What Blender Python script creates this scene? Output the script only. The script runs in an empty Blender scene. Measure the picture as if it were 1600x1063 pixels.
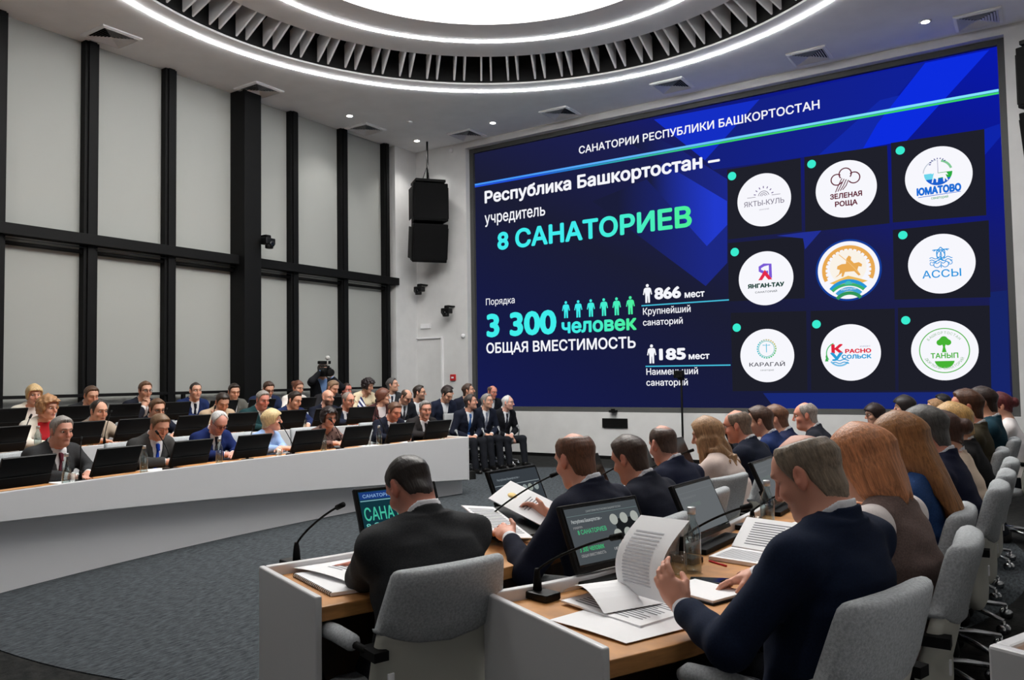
import bpy, math, random
import numpy as np
from mathutils import Matrix, Vector
R = math.radians
random.seed(7)
S = bpy.context.scene
col = S.collection

# ---------------------------------------------------------------- camera
cam_d = bpy.data.cameras.new('camera')
cam_d.sensor_fit = 'HORIZONTAL'; cam_d.sensor_width = 36.0
cam_d.lens = 36.0 * 1252.0 / 1600.0
cam_d.clip_start = 0.05; cam_d.clip_end = 100
cam = bpy.data.objects.new('camera', cam_d); col.objects.link(cam)
# columns: camera right / up / back expressed in world axes
CAMX = (0.83503665, 0.54996939, -0.01573121)
CAMY = (0.03923138, -0.03099827, 0.99874922)
CAMZ = (0.54879386, -0.83460936, -0.04746075)
cam.matrix_world = Matrix(((CAMX[0], CAMY[0], CAMZ[0], 0), (CAMX[1], CAMY[1], CAMZ[1], 0), (CAMX[2], CAMY[2], CAMZ[2], 1.5), (0, 0, 0, 1)))
S.camera = cam
# ---------------------------------------------------------------- world, exposure, area lights
wd = bpy.data.worlds.new('World'); S.world = wd; wd.use_nodes = True
wd.node_tree.nodes['Background'].inputs[0].default_value = (.6, .65, .7, 1)
wd.node_tree.nodes['Background'].inputs[1].default_value = 0.02
S.view_settings.view_transform = 'Standard'; S.view_settings.look = 'None'
S.view_settings.exposure = 0.0; S.view_settings.gamma = 1.0; S.view_settings.use_curve_mapping = False
S.cycles.max_bounces = 12; S.cycles.diffuse_bounces = 5; S.cycles.glossy_bounces = 3; S.cycles.transmission_bounces = 12
S.cycles.transparent_max_bounces = 16; S.cycles.caustics_reflective = False; S.cycles.caustics_refractive = False
S.cycles.use_denoising = True
S.cycles.sample_clamp_indirect = 6
DISC = 10.0       # luminous ceiling disc
RINGS = 35.0      # ceiling LED lines
SPOT = 85.0      # watts of every recessed downlight

# ---------------------------------------------------------------- helpers
def lin(c):
    c = c / 255.0
    return c / 12.92 if c <= .04045 else ((c + .055) / 1.055) ** 2.4
def rgb(c): return (lin(c[0]), lin(c[1]), lin(c[2]), 1.0)
MATS = {}
def mat(name, c, rough=.6, metal=0, spec=.5, noise=0, nscale=60, bump=0, bscale=200, emit=0, stretch=None, alpha=1, trans=0, ior=1.45, coat=0, coords='Object', speckle=None):
    key = (name, tuple(c), rough)
    if key in MATS: return MATS[key]
    m = bpy.data.materials.new(name); m.use_nodes = True
    nt = m.node_tree; b = nt.nodes['Principled BSDF']
    b.inputs['Base Color'].default_value = rgb(c); b.inputs['Roughness'].default_value = rough
    b.inputs['Metallic'].default_value = metal; b.inputs['Specular IOR Level'].default_value = spec
    b.inputs['IOR'].default_value = ior; b.inputs['Coat Weight'].default_value = coat
    if trans: b.inputs['Transmission Weight'].default_value = trans
    if alpha < 1: b.inputs['Alpha'].default_value = alpha
    if emit:
        b.inputs['Emission Color'].default_value = rgb(c); b.inputs['Emission Strength'].default_value = emit
        b.inputs['Base Color'].default_value = (0, 0, 0, 1)
    if noise or bump:
        tc = nt.nodes.new('ShaderNodeTexCoord'); mp = nt.nodes.new('ShaderNodeMapping')
        nt.links.new(tc.outputs[coords], mp.inputs[0])
        if stretch: mp.inputs['Scale'].default_value = stretch
    if noise:
        n = nt.nodes.new('ShaderNodeTexNoise'); n.inputs['Scale'].default_value = nscale; n.inputs['Detail'].default_value = 4
        if name == 'hair': n.inputs['Detail'].default_value = 7; n.inputs['Roughness'].default_value = .78
        nt.links.new(mp.outputs[0], n.inputs['Vector'])
        r = nt.nodes.new('ShaderNodeValToRGB'); r.color_ramp.elements[0].position = .3; r.color_ramp.elements[1].position = .7
        r.color_ramp.elements[0].color = rgb([v * (1 - noise) for v in c]); r.color_ramp.elements[1].color = rgb([min(255, v * (1 + noise) + 2) for v in c])
        nt.links.new(n.outputs['Fac'], r.inputs[0]); nt.links.new(r.outputs[0], b.inputs['Base Color'])
    if bump:
        n2 = nt.nodes.new('ShaderNodeTexNoise'); n2.inputs['Scale'].default_value = bscale; n2.inputs['Detail'].default_value = 2
        nt.links.new(mp.outputs[0], n2.inputs['Vector'])
        bp = nt.nodes.new('ShaderNodeBump'); bp.inputs['Strength'].default_value = bump; bp.inputs['Distance'].default_value = .01
        nt.links.new(n2.outputs['Fac'], bp.inputs['Height']); nt.links.new(bp.outputs[0], b.inputs['Normal'])
    MATS[key] = m
    return m

def put(o, parent=None, kind=None):
    col.objects.link(o)
    if parent is not None: o.parent = parent
    if kind: o['kind'] = kind
    return o
def tag(o, label, cat, group=None, kind=None):
    if label: o['label'] = label
    if cat: o['category'] = cat
    if group: o['group'] = group
    if kind: o['kind'] = kind
    return o
def thing(name, label, cat, loc=(0, 0, 0), az=0, group=None):
    """az: compass heading of the local +Y axis, 0 = towards the screen wall, 90 = +x"""
    o = bpy.data.objects.new(name, None); o.empty_display_size = .1
    o.location = loc; o.rotation_euler = (0, 0, -R(az))
    put(o); tag(o, label, cat, group); return o
def copy_tree(o, parent=None):
    c = o.copy(); col.objects.link(c); c.parent = parent
    for ch in list(o.children): copy_tree(ch, c)
    return c

class MB:
    def __init__(s): s.v = []; s.f = []; s.m = []; s.sm = []
    def add(s, V, F, mi=0, smooth=False):
        o = len(s.v); s.v += [tuple(p) for p in V]
        for f in F: s.f.append(tuple(o + i for i in f)); s.m.append(mi); s.sm.append(smooth)
        return s
    def box(s, c, d, mi=0, rz=0, M=None):
        V = [Vector((x * d[0] / 2, y * d[1] / 2, z * d[2] / 2)) for x in (-1, 1) for y in (-1, 1) for z in (-1, 1)]
        if M is None: M = Matrix.Rotation(rz, 4, 'Z')
        V = [M @ v + Vector(c) for v in V]
        return s.add(V, [(0, 1, 3, 2), (4, 6, 7, 5), (0, 4, 5, 1), (2, 3, 7, 6), (0, 2, 6, 4), (1, 5, 7, 3)], mi)
    def prism(s, poly, h0, h1, mi=0, M=None):
        n = len(poly)
        V = [Vector((p[0], p[1], h0)) for p in poly] + [Vector((p[0], p[1], h1)) for p in poly]
        if M is not None: V = [M @ v for v in V]
        F = [tuple(reversed(range(n))), tuple(range(n, 2 * n))] + [(i, (i + 1) % n, n + (i + 1) % n, n + i) for i in range(n)]
        return s.add(V, F, mi)
    def lathe(s, prof, c=(0, 0, 0), n=24, mi=0, M=None, cap=True, smooth=True):
        V = []; F = []
        for r, z in prof:
            for i in range(n):
                a = 2 * math.pi * i / n; V.append(Vector((r * math.cos(a), r * math.sin(a), z)))
        for k in range(len(prof) - 1):
            for i in range(n):
                j = (i + 1) % n; F.append((k * n + i, k * n + j, (k + 1) * n + j, (k + 1) * n + i))
        if cap: F += [tuple(reversed(range(n))), tuple(range((len(prof) - 1) * n, len(prof) * n))]
        if M is not None: V = [M @ v for v in V]
        V = [v + Vector(c) for v in V]
        return s.add(V, F, mi, smooth)
    def cyl(s, a, b, r, n=12, mi=0, r2=None):
        a = Vector(a); b = Vector(b); d = b - a
        M = d.to_track_quat('Z', 'Y').to_matrix().to_4x4()
        return s.lathe([(r, 0), (r if r2 is None else r2, d.length)], a, n, mi, M)
    def tube(s, pts, r, n=8, mi=0, closed=False):
        pts = [Vector(p) for p in pts]; N = len(pts); V = []; F = []
        rr = r if isinstance(r, (list, tuple)) else [r] * N
        up = None
        for i, p in enumerate(pts):
            t = (pts[(i + 1) % N] - pts[i - 1]) if closed else (pts[min(i + 1, N - 1)] - pts[max(i - 1, 0)])
            t.normalize()
            if up is None:
                up = Vector((0, 0, 1)) if abs(t.z) < .9 else Vector((1, 0, 0))
            x = t.cross(up)
            if x.length < 1e-5: x = t.orthogonal()
            x.normalize(); y = x.cross(t).normalized(); up = y
            for k in range(n):
                a = 2 * math.pi * k / n; V.append(p + (x * math.cos(a) + y * math.sin(a)) * rr[i])
        for i in range(N if closed else N - 1):
            j = (i + 1) % N
            for k in range(n):
                l = (k + 1) % n; F.append((i * n + k, i * n + l, j * n + l, j * n + k))
        if not closed: F += [tuple(reversed(range(n))), tuple(range((N - 1) * n, N * n))]
        return s.add(V, F, mi, True)
    def loft(s, rings, mi=0, smooth=True, cap=True):
        n = len(rings[0]); V = [p for r in rings for p in r]; F = []
        for k in range(len(rings) - 1):
            for i in range(n):
                j = (i + 1) % n; F.append((k * n + i, k * n + j, (k + 1) * n + j, (k + 1) * n + i))
        if cap: F += [tuple(reversed(range(n))), tuple(range((len(rings) - 1) * n, len(rings) * n))]
        return s.add(V, F, mi, smooth)
    def sphere(s, c, r, n=12, mi=0, sc=(1, 1, 1)):
        m = max(4, n // 2 + 1)
        prof = [(max(1e-4, r * math.sin(math.pi * k / m)) * 1.0, -r * math.cos(math.pi * k / m)) for k in range(m + 1)]
        return s.lathe(prof, c, n, mi, Matrix.Diagonal((sc[0], sc[1], sc[2], 1)))
    def build(s, name, mats, parent=None, bevel=0, kind=None, seg=2):
        me = bpy.data.meshes.new(name); me.from_pydata([tuple(p) for p in s.v], [], s.f)
        for m in (mats if isinstance(mats, (list, tuple)) else [mats]): me.materials.append(m)
        me.polygons.foreach_set('material_index', s.m); me.polygons.foreach_set('use_smooth', s.sm)
        me.validate(); me.update()
        o = bpy.data.objects.new(name, me); put(o, parent, kind)
        if bevel:
            b = o.modifiers.new('bevel', 'BEVEL'); b.width = bevel; b.segments = seg; b.limit_method = 'ANGLE'; b.angle_limit = R(40)
        return o
def mesh_np(name, V, Q, mats, parent=None, smooth=True, tint=None):
    me = bpy.data.meshes.new(name)
    nv, nf = len(V), len(Q)
    me.vertices.add(nv); me.vertices.foreach_set('co', np.ascontiguousarray(V, np.float32).ravel())
    me.loops.add(nf * 4); me.loops.foreach_set('vertex_index', np.ascontiguousarray(Q, np.int32).ravel())
    me.polygons.add(nf); me.polygons.foreach_set('loop_start', np.arange(0, nf * 4, 4, dtype=np.int32))
    me.polygons.foreach_set('use_smooth', np.full(nf, smooth))
    for m in mats: me.materials.append(m)
    me.update(calc_edges=True); me.validate()
    if tint is not None:
        a = me.color_attributes.new('tint', 'FLOAT_COLOR', 'POINT')
        a.data.foreach_set('color', np.c_[tint, np.ones(nv)].astype(np.float32).ravel())
    o = bpy.data.objects.new(name, me); put(o, parent); return o

# ---------------------------------------------------------------- materials of the place
M_ceil = mat('ceiling_white', (236, 236, 238), .85, noise=.01, nscale=3)
M_wall = mat('wall_white', (212, 212, 212), .8, noise=.012, nscale=4)
M_white = mat('white_lacquer', (214, 214, 216), .35, spec=.4)
M_blind = mat('blind_fabric', (164, 166, 162), .95, bump=.15, bscale=300)
M_black = mat('black_frame', (12, 12, 13), .6, spec=.2)
M_blackm = mat('black_matte', (7, 7, 8), .75, spec=.2)
M_plastic = mat('black_plastic', (10, 10, 11), .4, spec=.3)
M_rail = mat('rail_grey', (120, 124, 126), .3, metal=.8)
M_led = mat('led_line', (255, 255, 255), emit=RINGS)
M_disc = mat('luminous_panel', (255, 252, 246), emit=DISC)
M_spot = mat('spot_lens', (255, 250, 240), emit=14)
M_fin = mat('fin_white', (230, 230, 232), .6)
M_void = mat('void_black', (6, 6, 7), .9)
M_bezel = mat('bezel', (70, 71, 70), .6)
M_wood = mat('light_oak', (186, 132, 78), .42, noise=.10, nscale=9, stretch=(1, 1, 6), spec=.4)
M_fabric = mat('chair_fabric', (166, 170, 173), .95, noise=.10, nscale=140, bump=.35, bscale=500)
M_shell = mat('chair_shell', (196, 196, 186), .55, spec=.3)
M_chrome = mat('chrome', (200, 202, 205), .2, metal=1)
M_alu = mat('aluminium', (160, 162, 165), .35, metal=.9)
M_screen = mat('monitor_glass', (14, 16, 18), .12, spec=.6)
M_paper = mat('paper', (238, 238, 240), .85)
M_ink = mat('print_ink', (120, 122, 128), .9)
def thin_glass(name, tint, refl):
    m = bpy.data.materials.new(name); m.use_nodes = True; nt = m.node_tree; nt.nodes.clear()
    o = nt.nodes.new('ShaderNodeOutputMaterial'); mx = nt.nodes.new('ShaderNodeMixShader'); tr = nt.nodes.new('ShaderNodeBsdfTransparent'); gl = nt.nodes.new('ShaderNodeBsdfGlossy'); fr = nt.nodes.new('ShaderNodeLayerWeight'); pw = nt.nodes.new('ShaderNodeMath'); pw.operation = 'MULTIPLY_ADD'; sq = nt.nodes.new('ShaderNodeMath'); sq.operation = 'POWER'; sq.inputs[1].default_value = 3; pw.inputs[1].default_value = .55; pw.inputs[2].default_value = refl
    tr.inputs[0].default_value = rgb(tint); gl.inputs['Roughness'].default_value = .03; nt.links.new(fr.outputs['Facing'], sq.inputs[0]); nt.links.new(sq.outputs[0], pw.inputs[0])
    nt.links.new(pw.outputs[0], mx.inputs[0]); nt.links.new(tr.outputs[0], mx.inputs[1]); nt.links.new(gl.outputs[0], mx.inputs[2]); nt.links.new(mx.outputs[0], o.inputs[0]); return m
M_glass = thin_glass('clear_glass', (242, 246, 246), .06)
M_water = thin_glass('water', (238, 243, 244), .03)
M_cap = mat('bottle_cap', (190, 192, 194), .3, metal=.6)
M_red = mat('alarm_red', (190, 30, 34), .5)
def carpet(name, c1, c2, sc):
    m = bpy.data.materials.new(name); m.use_nodes = True; nt = m.node_tree; b = nt.nodes['Principled BSDF']
    b.inputs['Roughness'].default_value = .95; b.inputs['Specular IOR Level'].default_value = .1
    tc = nt.nodes.new('ShaderNodeTexCoord'); mp = nt.nodes.new('ShaderNodeMapping'); mp.inputs['Scale'].default_value = sc
    mp.inputs['Rotation'].default_value = (0, 0, R(25))
    n = nt.nodes.new('ShaderNodeTexNoise'); n.inputs['Scale'].default_value = 1; n.inputs['Detail'].default_value = 6; n.inputs['Roughness'].default_value = .7
    r = nt.nodes.new('ShaderNodeValToRGB'); r.color_ramp.elements[0].position = .36; r.color_ramp.elements[1].position = .66
    r.color_ramp.elements[0].color = rgb(c1); r.color_ramp.elements[1].color = rgb(c2)
    nt.links.new(tc.outputs['Object'], mp.inputs[0]); nt.links.new(mp.outputs[0], n.inputs['Vector'])
    nt.links.new(n.outputs['Fac'], r.inputs[0]); nt.links.new(r.outputs[0], b.inputs['Base Color'])
    bp = nt.nodes.new('ShaderNodeBump'); bp.inputs['Strength'].default_value = .4; bp.inputs['Distance'].default_value = .01
    nt.links.new(n.outputs['Fac'], bp.inputs['Height']); nt.links.new(bp.outputs[0], b.inputs['Normal'])
    return m
M_carpet = carpet('carpet_grey', (38, 42, 45), (80, 85, 89), (60, 14, 1))
M_dark = carpet('carpet_dark', (22, 23, 23), (44, 44, 43), (14, 14, 1))

# ---------------------------------------------------------------- room
XL, YS, HC, XR, YB = -11.17, 13.2, 6.4, 6.0, -5.0
CX, CY = -4.96, 7.1           # centre of the round ceiling feature and of the light carpet
def ring_pts(r, n=128, z=0, c=(CX, CY)): return [(c[0] + r * math.cos(2 * math.pi * i / n), c[1] + r * math.sin(2 * math.pi * i / n), z) for i in range(n)]
def annulus(mb, r0, r1, z0, z1, mi=0, n=128, c=(CX, CY)):
    """solid ring between radii r0<r1 and heights z0<z1"""
    A = [ring_pts(r, n, z, c) for r, z in ((r0, z0), (r1, z0), (r1, z1), (r0, z1))]
    V = [p for a in A for p in a]; F = []
    for k in range(4):
        l = (k + 1) % 4
        for i in range(n):
            j = (i + 1) % n; F.append((k * n + i, k * n + j, l * n + j, l * n + i))
    mb.add(V, F, mi, False)
MB().add([(XL - .3, YB, 0), (XR, YB, 0), (XR, YS + .3, 0), (XL - .3, YS + .3, 0), (XL - .3, YB, -.2), (XR, YB, -.2), (XR, YS + .3, -.2), (XL - .3, YS + .3, -.2)],
         [(0, 1, 2, 3), (7, 6, 5, 4), (0, 4, 5, 1), (1, 5, 6, 2), (2, 6, 7, 3), (3, 7, 4, 0)]).build('floor', M_dark, kind='structure')
mb = MB(); mb.lathe([(4.85, 0), (4.85, .006)], (CX, CY, 0), 160, smooth=False)
mb.build('floor_carpet', M_carpet, kind='structure')
# ceiling slab with the round hole
mb = MB(); n = 128; rp = ring_pts(4.5, n, HC)
def on_rect(a):
    dx, dy = math.cos(a), math.sin(a); t = 1e9
    if dx > 1e-9: t = min(t, (XR - CX) / dx)
    if dx < -1e-9: t = min(t, (XL - .3 - CX) / dx)
    if dy > 1e-9: t = min(t, (YS + .3 - CY) / dy)
    if dy < -1e-9: t = min(t, (YB - CY) / dy)
    return (CX + dx * t, CY + dy * t, HC)
angs = sorted(set([2 * math.pi * i / n for i in range(n)] + [math.atan2(y - CY, x - CX) % (2 * math.pi) for x in (XR, XL - .3) for y in (YB, YS + .3)]))
N = len(angs)
V = [(CX + 4.5 * math.cos(a), CY + 4.5 * math.sin(a), HC) for a in angs] + [on_rect(a) for a in angs]
V += [(x, y, z + .7) for x, y, z in V]
F = []
for i in range(N):
    j = (i + 1) % N
    F += [(i, N + i, N + j, j), (2 * N + i, 2 * N + j, 3 * N + j, 3 * N + i), (i, j, 2 * N + j, 2 * N + i), (N + i, 3 * N + i, 3 * N + j, N + j)]
mb.add(V, F).build('ceiling', M_ceil, kind='structure')
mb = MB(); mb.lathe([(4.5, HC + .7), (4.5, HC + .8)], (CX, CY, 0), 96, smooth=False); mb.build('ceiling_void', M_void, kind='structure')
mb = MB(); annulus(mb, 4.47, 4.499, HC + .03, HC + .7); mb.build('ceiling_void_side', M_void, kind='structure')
# luminous rosette: floating ring, fins, LED lines, bright disc
ros = thing('ceiling_light', 'large round luminous ceiling light with white fins and two LED rings above the hall', 'ceiling light', (CX, CY, HC))
mb = MB(); annulus(mb, 2.78, 3.33, .25, .5, c=(0, 0)); annulus(mb, 3.39, 3.95, .25, .5, c=(0, 0)); annulus(mb, 3.32, 3.4, .3, .5, c=(0, 0))
mb.build('ring_panel', M_ceil, ros)
mb = MB(); annulus(mb, 3.335, 3.385, .237, .29, c=(0, 0)); mb.build('inner_led_ring', M_led, ros)
mb = MB(); annulus(mb, 4.78, 4.814, -.018, .0, c=(0, 0)); mb.build('outer_led_ring', M_led, ros)
mb = MB(); mb.lathe([(2.85, .36), (2.85, .40)], (0, 0, 0), 96, smooth=False); mb.build('luminous_disc', M_disc, ros)
NP = 62
fin = None
for k in range(NP):
    for s in (-1, 1):
        a = 2 * math.pi * (k + .5) / NP + s * .0185
        if fin is None:
            mb = MB()
            mb.prism([(3.955, .27), (4.43, .03), (4.43, .40), (3.955, .52)], -.016, .016, M=Matrix.Rotation(R(90), 4, 'X'))
            fin = mb.build('ceiling_fin', M_fin, ros, bevel=.008); o = fin
        else:
            if math.sin(a) < -.45: continue           # behind the camera, never in view
            o = fin.copy(); col.objects.link(o)
        o.rotation_euler = (0, 0, a)
fin.rotation_euler = (0, 0, 2 * math.pi * .5 / NP - .0185)

# ceiling diffusers
def diffuser():
    t = thing('air_diffuser', 'x', 'air vent', (0, 0, HC))
    mb = MB(); w = .34
    for a in range(4):
        M = Matrix.Rotation(R(90 * a), 4, 'Z')
        mb.add([M @ Vector(p) for p in [(-w, -w, -.02), (w, -w, -.02), (w - .045, -w + .045, -.034), (-w + .045, -w + .045, -.034), (-w, -w, 0), (w, -w, 0)]], [(0, 1, 2, 3), (0, 4, 5, 1)], 0)
    mb.build('vent_frame', M_ceil, t)
    mb = MB()
    for k in range(7):
        r0 = .29 - k * .04; r1 = r0 - .036
        for a in range(4):
            M = Matrix.Rotation(R(90 * a), 4, 'Z')
            mb.add([M @ Vector(q) for q in [(-r0, -r0, -.032), (r0, -r0, -.032), (r1, -r1, -.006), (-r1, -r1, -.006)]] , [(0, 1, 2, 3)], 0)
    mb.build('vent_louvre', M_ceil, t)
    MB().box((0, 0, -.002), (.58, .58, .003)).build('vent_throat', M_void, t)
    return t
dif = diffuser(); first = True
for x, y, lab in [(-10.74, 6.19, 'square ceiling air vent above the second window bay from the left'), (-10.75, 8.75, 'square ceiling air vent above the thick black column'),
                  (-10.79, 11.33, 'square ceiling air vent above the rightmost window bays'), (-9.42, 12.79, 'square ceiling air vent above the top left corner of the LED screen'),
                  (-7.24, 12.75, 'square ceiling air vent above the left third of the LED screen'), (-5.0, 12.64, 'square ceiling air vent above the middle of the LED screen'),
                  (-2.78, 12.71, 'square ceiling air vent above the right third of the LED screen'), (-.53, 12.76, 'square ceiling air vent above the top right corner of the LED screen')]:
    o = dif if first else copy_tree(dif); first = False
    o.location = (x, y, HC); o.scale = (.85, .85, 1); tag(o, lab, 'air vent', 'ceiling air vents along the walls')
# downlights
def downlight(x, y, lab, light=True):
    t = thing('downlight', lab, 'ceiling spotlight', (x, y, HC), group='round recessed ceiling spotlights')
    MB().lathe([(.085, -.006), (.085, 0), (.06, 0), (.06, -.006)], n=24).build('trim_ring', M_ceil, t)
    MB().lathe([(.055, -.008), (.055, -.004)], n=20).build('lens', M_spot, t)
    l = bpy.data.lights.new('spot', 'SPOT'); l.energy = SPOT; l.spot_size = R(110); l.spot_blend = .8; l.shadow_soft_size = .06; l.color = (1, .97, .93)
    lo = bpy.data.objects.new('spot', l); lo.location = (0, 0, -.03); put(lo, t)
downlight(-10.49, 10.6, 'lit round spotlight in the ceiling above the rightmost window bays')
downlight(-10.5, 12.53, 'lit round spotlight in the ceiling above the left hanging speakers')
downlight(-8.58, 12.5, 'lit round spotlight in the ceiling just left above the LED screen')
downlight(-1.15, 12.42, 'lit round spotlight in the ceiling at the upper right of the photo')
for x, y in [(.75, 8.5), (.75, 6), (.75, 3.5), (.75, 1.0), (-1.5, -.5), (-5, -.5), (-8.5, 1.0), (-10.5, 4)]:  # unseen downlights added out of frame to brighten the right rows and near hall
    downlight(x, y, 'added unseen fill spotlight in the ceiling outside the frame')
mb = MB(); mb.lathe([(.05, -.03), (.055, -.012), (.055, 0)], n=20)
tag(mb.build('smoke_detector', M_ceil), 'round smoke detector on the ceiling between two lit spotlights near the corner', 'smoke detector').location = (-9.82, 11.51, HC)

# screen wall, with the LED recess
SX0, SX1, SZ0, SZ1 = -9.67, -.335, .935, 6.18
g = .09
for c_, d_ in [(((XL - .3 + SX0 - g) / 2, YS + .15, HC / 2), (SX0 - g - XL + .3, .3, HC)), (((SX1 + g + XR) / 2, YS + .15, HC / 2), (XR - SX1 - g, .3, HC)),
               (((SX0 + SX1) / 2, YS + .15, (SZ0 - g) / 2), (SX1 - SX0 + 2 * g, .3, SZ0 - g)), (((SX0 + SX1) / 2, YS + .15, (SZ1 + g + HC) / 2), (SX1 - SX0 + 2 * g, .3, HC - SZ1 - g))]:
    MB().box(c_, d_).build('wall_back', M_wall, kind='structure')
MB().box(((SX0 + SX1) / 2, YS + .27, (SZ0 + SZ1) / 2), (SX1 - SX0 + .3, .06, SZ1 - SZ0 + .3)).build('trim_1', M_bezel, kind='structure')
MB().box(((XL + SX1) / 2 + 3, YS - .006, .03), (XR - XL, .012, .06)).build('baseboard_back', M_black, kind='structure')
MB().box((XR + .1, (YS + YB) / 2, HC / 2), (.2, YS - YB + .6, HC)).build('wall_right', M_wall, kind='structure')
MB().box(((XL + XR) / 2, YB - .1, HC / 2), (XR - XL + .6, .2, HC)).build('wall_front', M_wall, kind='structure')
# window wall: wall behind, blinds, mullions, transom, low rail
MB().box((XL - .35, (YS + YB) / 2, HC / 2), (.1, YS - YB + .6, HC)).build('wall_left', M_wall, kind='structure')
MB().box((XL - .13, 12.9, HC / 2), (.4, .75, HC)).build('trim_2', M_wall, kind='structure')
bays = [(YB, 2.36), (2.55, 3.62), (3.8, 4.86), (5.02, 6.04), (6.24, 7.29), (7.48, 8.56), (8.92, 9.77), (9.95, 11.02), (11.2, 12.25)]
for k, (a, b) in enumerate(bays):
    w = thing('window_%d' % (k + 1), None, None, (XL, (a + b) / 2, 0)); w['kind'] = 'structure'
    for nm, z0, z1 in (('upper_blind', 3.55, HC), ('lower_blind', 1.37, 3.5), ('sill_blind', 0, 1.33)):
        MB().box((-.1, 0, (z0 + z1) / 2), (.02, b - a + .16, z1 - z0)).build(nm, M_blind, w)
    MB().cyl((-.02, -(b - a) / 2 - .05, 3.37), (-.02, (b - a) / 2 + .05, 3.37), .028).build('roller_tube', M_black, w)
    MB().cyl((.03, -(b - a) / 2 - .05, 3.425), (.03, (b - a) / 2 + .05, 3.425), .008).build('cord_rail', M_rail, w)
k = 0
for a, b in [(2.36, 2.55), (3.62, 3.8), (4.86, 5.02), (6.04, 6.24), (7.29, 7.48), (9.77, 9.95), (11.02, 11.2), (12.25, 12.4)]:
    mb = MB(); k += 1
    mb.box((XL - .03, (a + b) / 2, HC / 2), (.12, b - a, HC)); mb.box((XL + .04, (a + b) / 2, HC / 2), (.04, (b - a) * .55, HC))
    mb.build('trim_%d' % (k + 10), M_black, kind='structure', bevel=.004)
MB().box((XL + .08, 8.74, HC / 2), (.4, .34, HC)).build('trim_20', M_black, kind='structure', bevel=.006)
MB().box((XL + .06, (12.56 + YB) / 2, 3.535), (.16, 12.56 - YB, .15)).build('trim_21', M_black, kind='structure', bevel=.004)
MB().box((XL + .02, (12.3 + YB) / 2, 1.35), (.06, 12.3 - YB, .045)).build('trim_22', M_black, kind='structure', bevel=.003)
for k, y in enumerate((7.62, 10.4, 11.75)):
    MB().box((XL + .02, y, .67), (.05, .05, 1.33)).build('trim_%d' % (23 + k), M_black, kind='structure')
# door recess left of the LED screen
d = thing('door_1', None, None, (-10.8, YS, 0)); d['kind'] = 'structure'
MB().box((.02, -.012, 1.16), (.7, .02, 2.32)).build('door_leaf', M_wall, d, bevel=.004)
mb = MB(); mb.box((-.36, -.02, 1.18), (.03, .05, 2.36)).box((.385, -.02, 1.18), (.03, .05, 2.36)).box((.01, -.02, 2.375), (.78, .05, .03)); mb.build('door_frame', M_ceil, d)
mb = MB(); mb.cyl((-.25, -.03, 1.02), (-.25, -.07, 1.02), .012).cyl((-.25, -.07, 1.02), (-.13, -.07, 1.02), .01); mb.build('door_handle', M_alu, d)
# small wall fittings
mb = MB(); mb.box((0, -.015, 0), (.26, .03, .1), 0)
sg = mb.build('exit_sign', M_ceil, bevel=.004); sg.location = (-10.86, YS, 2.63); tag(sg, 'small white sign plate above the white door recess', 'sign')
t = thing('fire_alarm', 'small red fire alarm call point on the white wall left of the LED screen', 'fire alarm', (-10.14, YS, 1.53))
MB().box((0, -.02, 0), (.13, .04, .13)).build('alarm_case', M_red, t, bevel=.006); MB().box((0, -.042, 0), (.06, .004, .035)).build('alarm_button', M_paper, t)
mb = MB(); mb.lathe([(.045, 0), (.045, .03), (.03, .05)], M=Matrix.Rotation(R(90), 4, 'X'))
o = mb.build('wall_sensor', M_ceil); o.location = (-9.87, YS, 2.38); tag(o, 'small round white sensor on the wall beside the lower left of the LED screen', 'sensor')
mb = MB(); mb.lathe([(.045, 0), (.045, .03), (.03, .05)], M=Matrix.Rotation(R(90), 4, 'X'))
o = mb.build('wall_sensor', M_ceil); o.location = (-10.12, YS, 6.28); tag(o, 'small round white sensor high on the wall beside the top left of the LED screen', 'sensor')
mb = MB(); mb.box((0, -.015, 0), (.5, .03, .17))
o = mb.build('vent_grille', M_blackm, bevel=.004); o.location = (-6.47, YS, .655); tag(o, 'black rectangular grille on the white wall below the LED screen', 'grille')
mb = MB(); mb.box((0, -.05, .02), (.13, .1, .04)).box((0, -.06, .05), (.06, .05, .03))
o = mb.build('sensor_box', M_blackm, bevel=.004); o.location = (-6.48, YS, .85); tag(o, 'small black device on the ledge under the LED screen', 'device')
def ptz(loc, az, lab, arm=True):
    t = thing('security_camera', lab, 'camera', loc, az)
    mb = MB(); mb.box((0, -.12, .1), (.1, .26, .03)); mb.cyl((0, 0, .1), (0, 0, .05), .05); mb.build('bracket', M_blackm, t, bevel=.004)
    mb = MB(); mb.box((0, 0, .0), (.2, .15, .11)); mb.cyl((0, .03, -.05), (0, .03, -.12), .07); mb.build('camera_body', M_plastic, t, bevel=.015)
    MB().lathe([(.05, 0), (.05, .05), (.035, .055)], (0, .06, -.05), 16, 0, Matrix.Rotation(R(-90), 4, 'X')).build('camera_lens', M_screen, t)
ptz((-10.85, YS - .22, 3.4), 180, 'black dome camera on the wall under the hanging speakers, upper of two')
ptz((-10.13, YS - .22, 2.9), 180, 'black dome camera on the wall beside the LED screen, lower of two')
ptz((XL + .4, 8.95, 3.86), 90, 'black camera mounted on the thick black window column')
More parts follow.
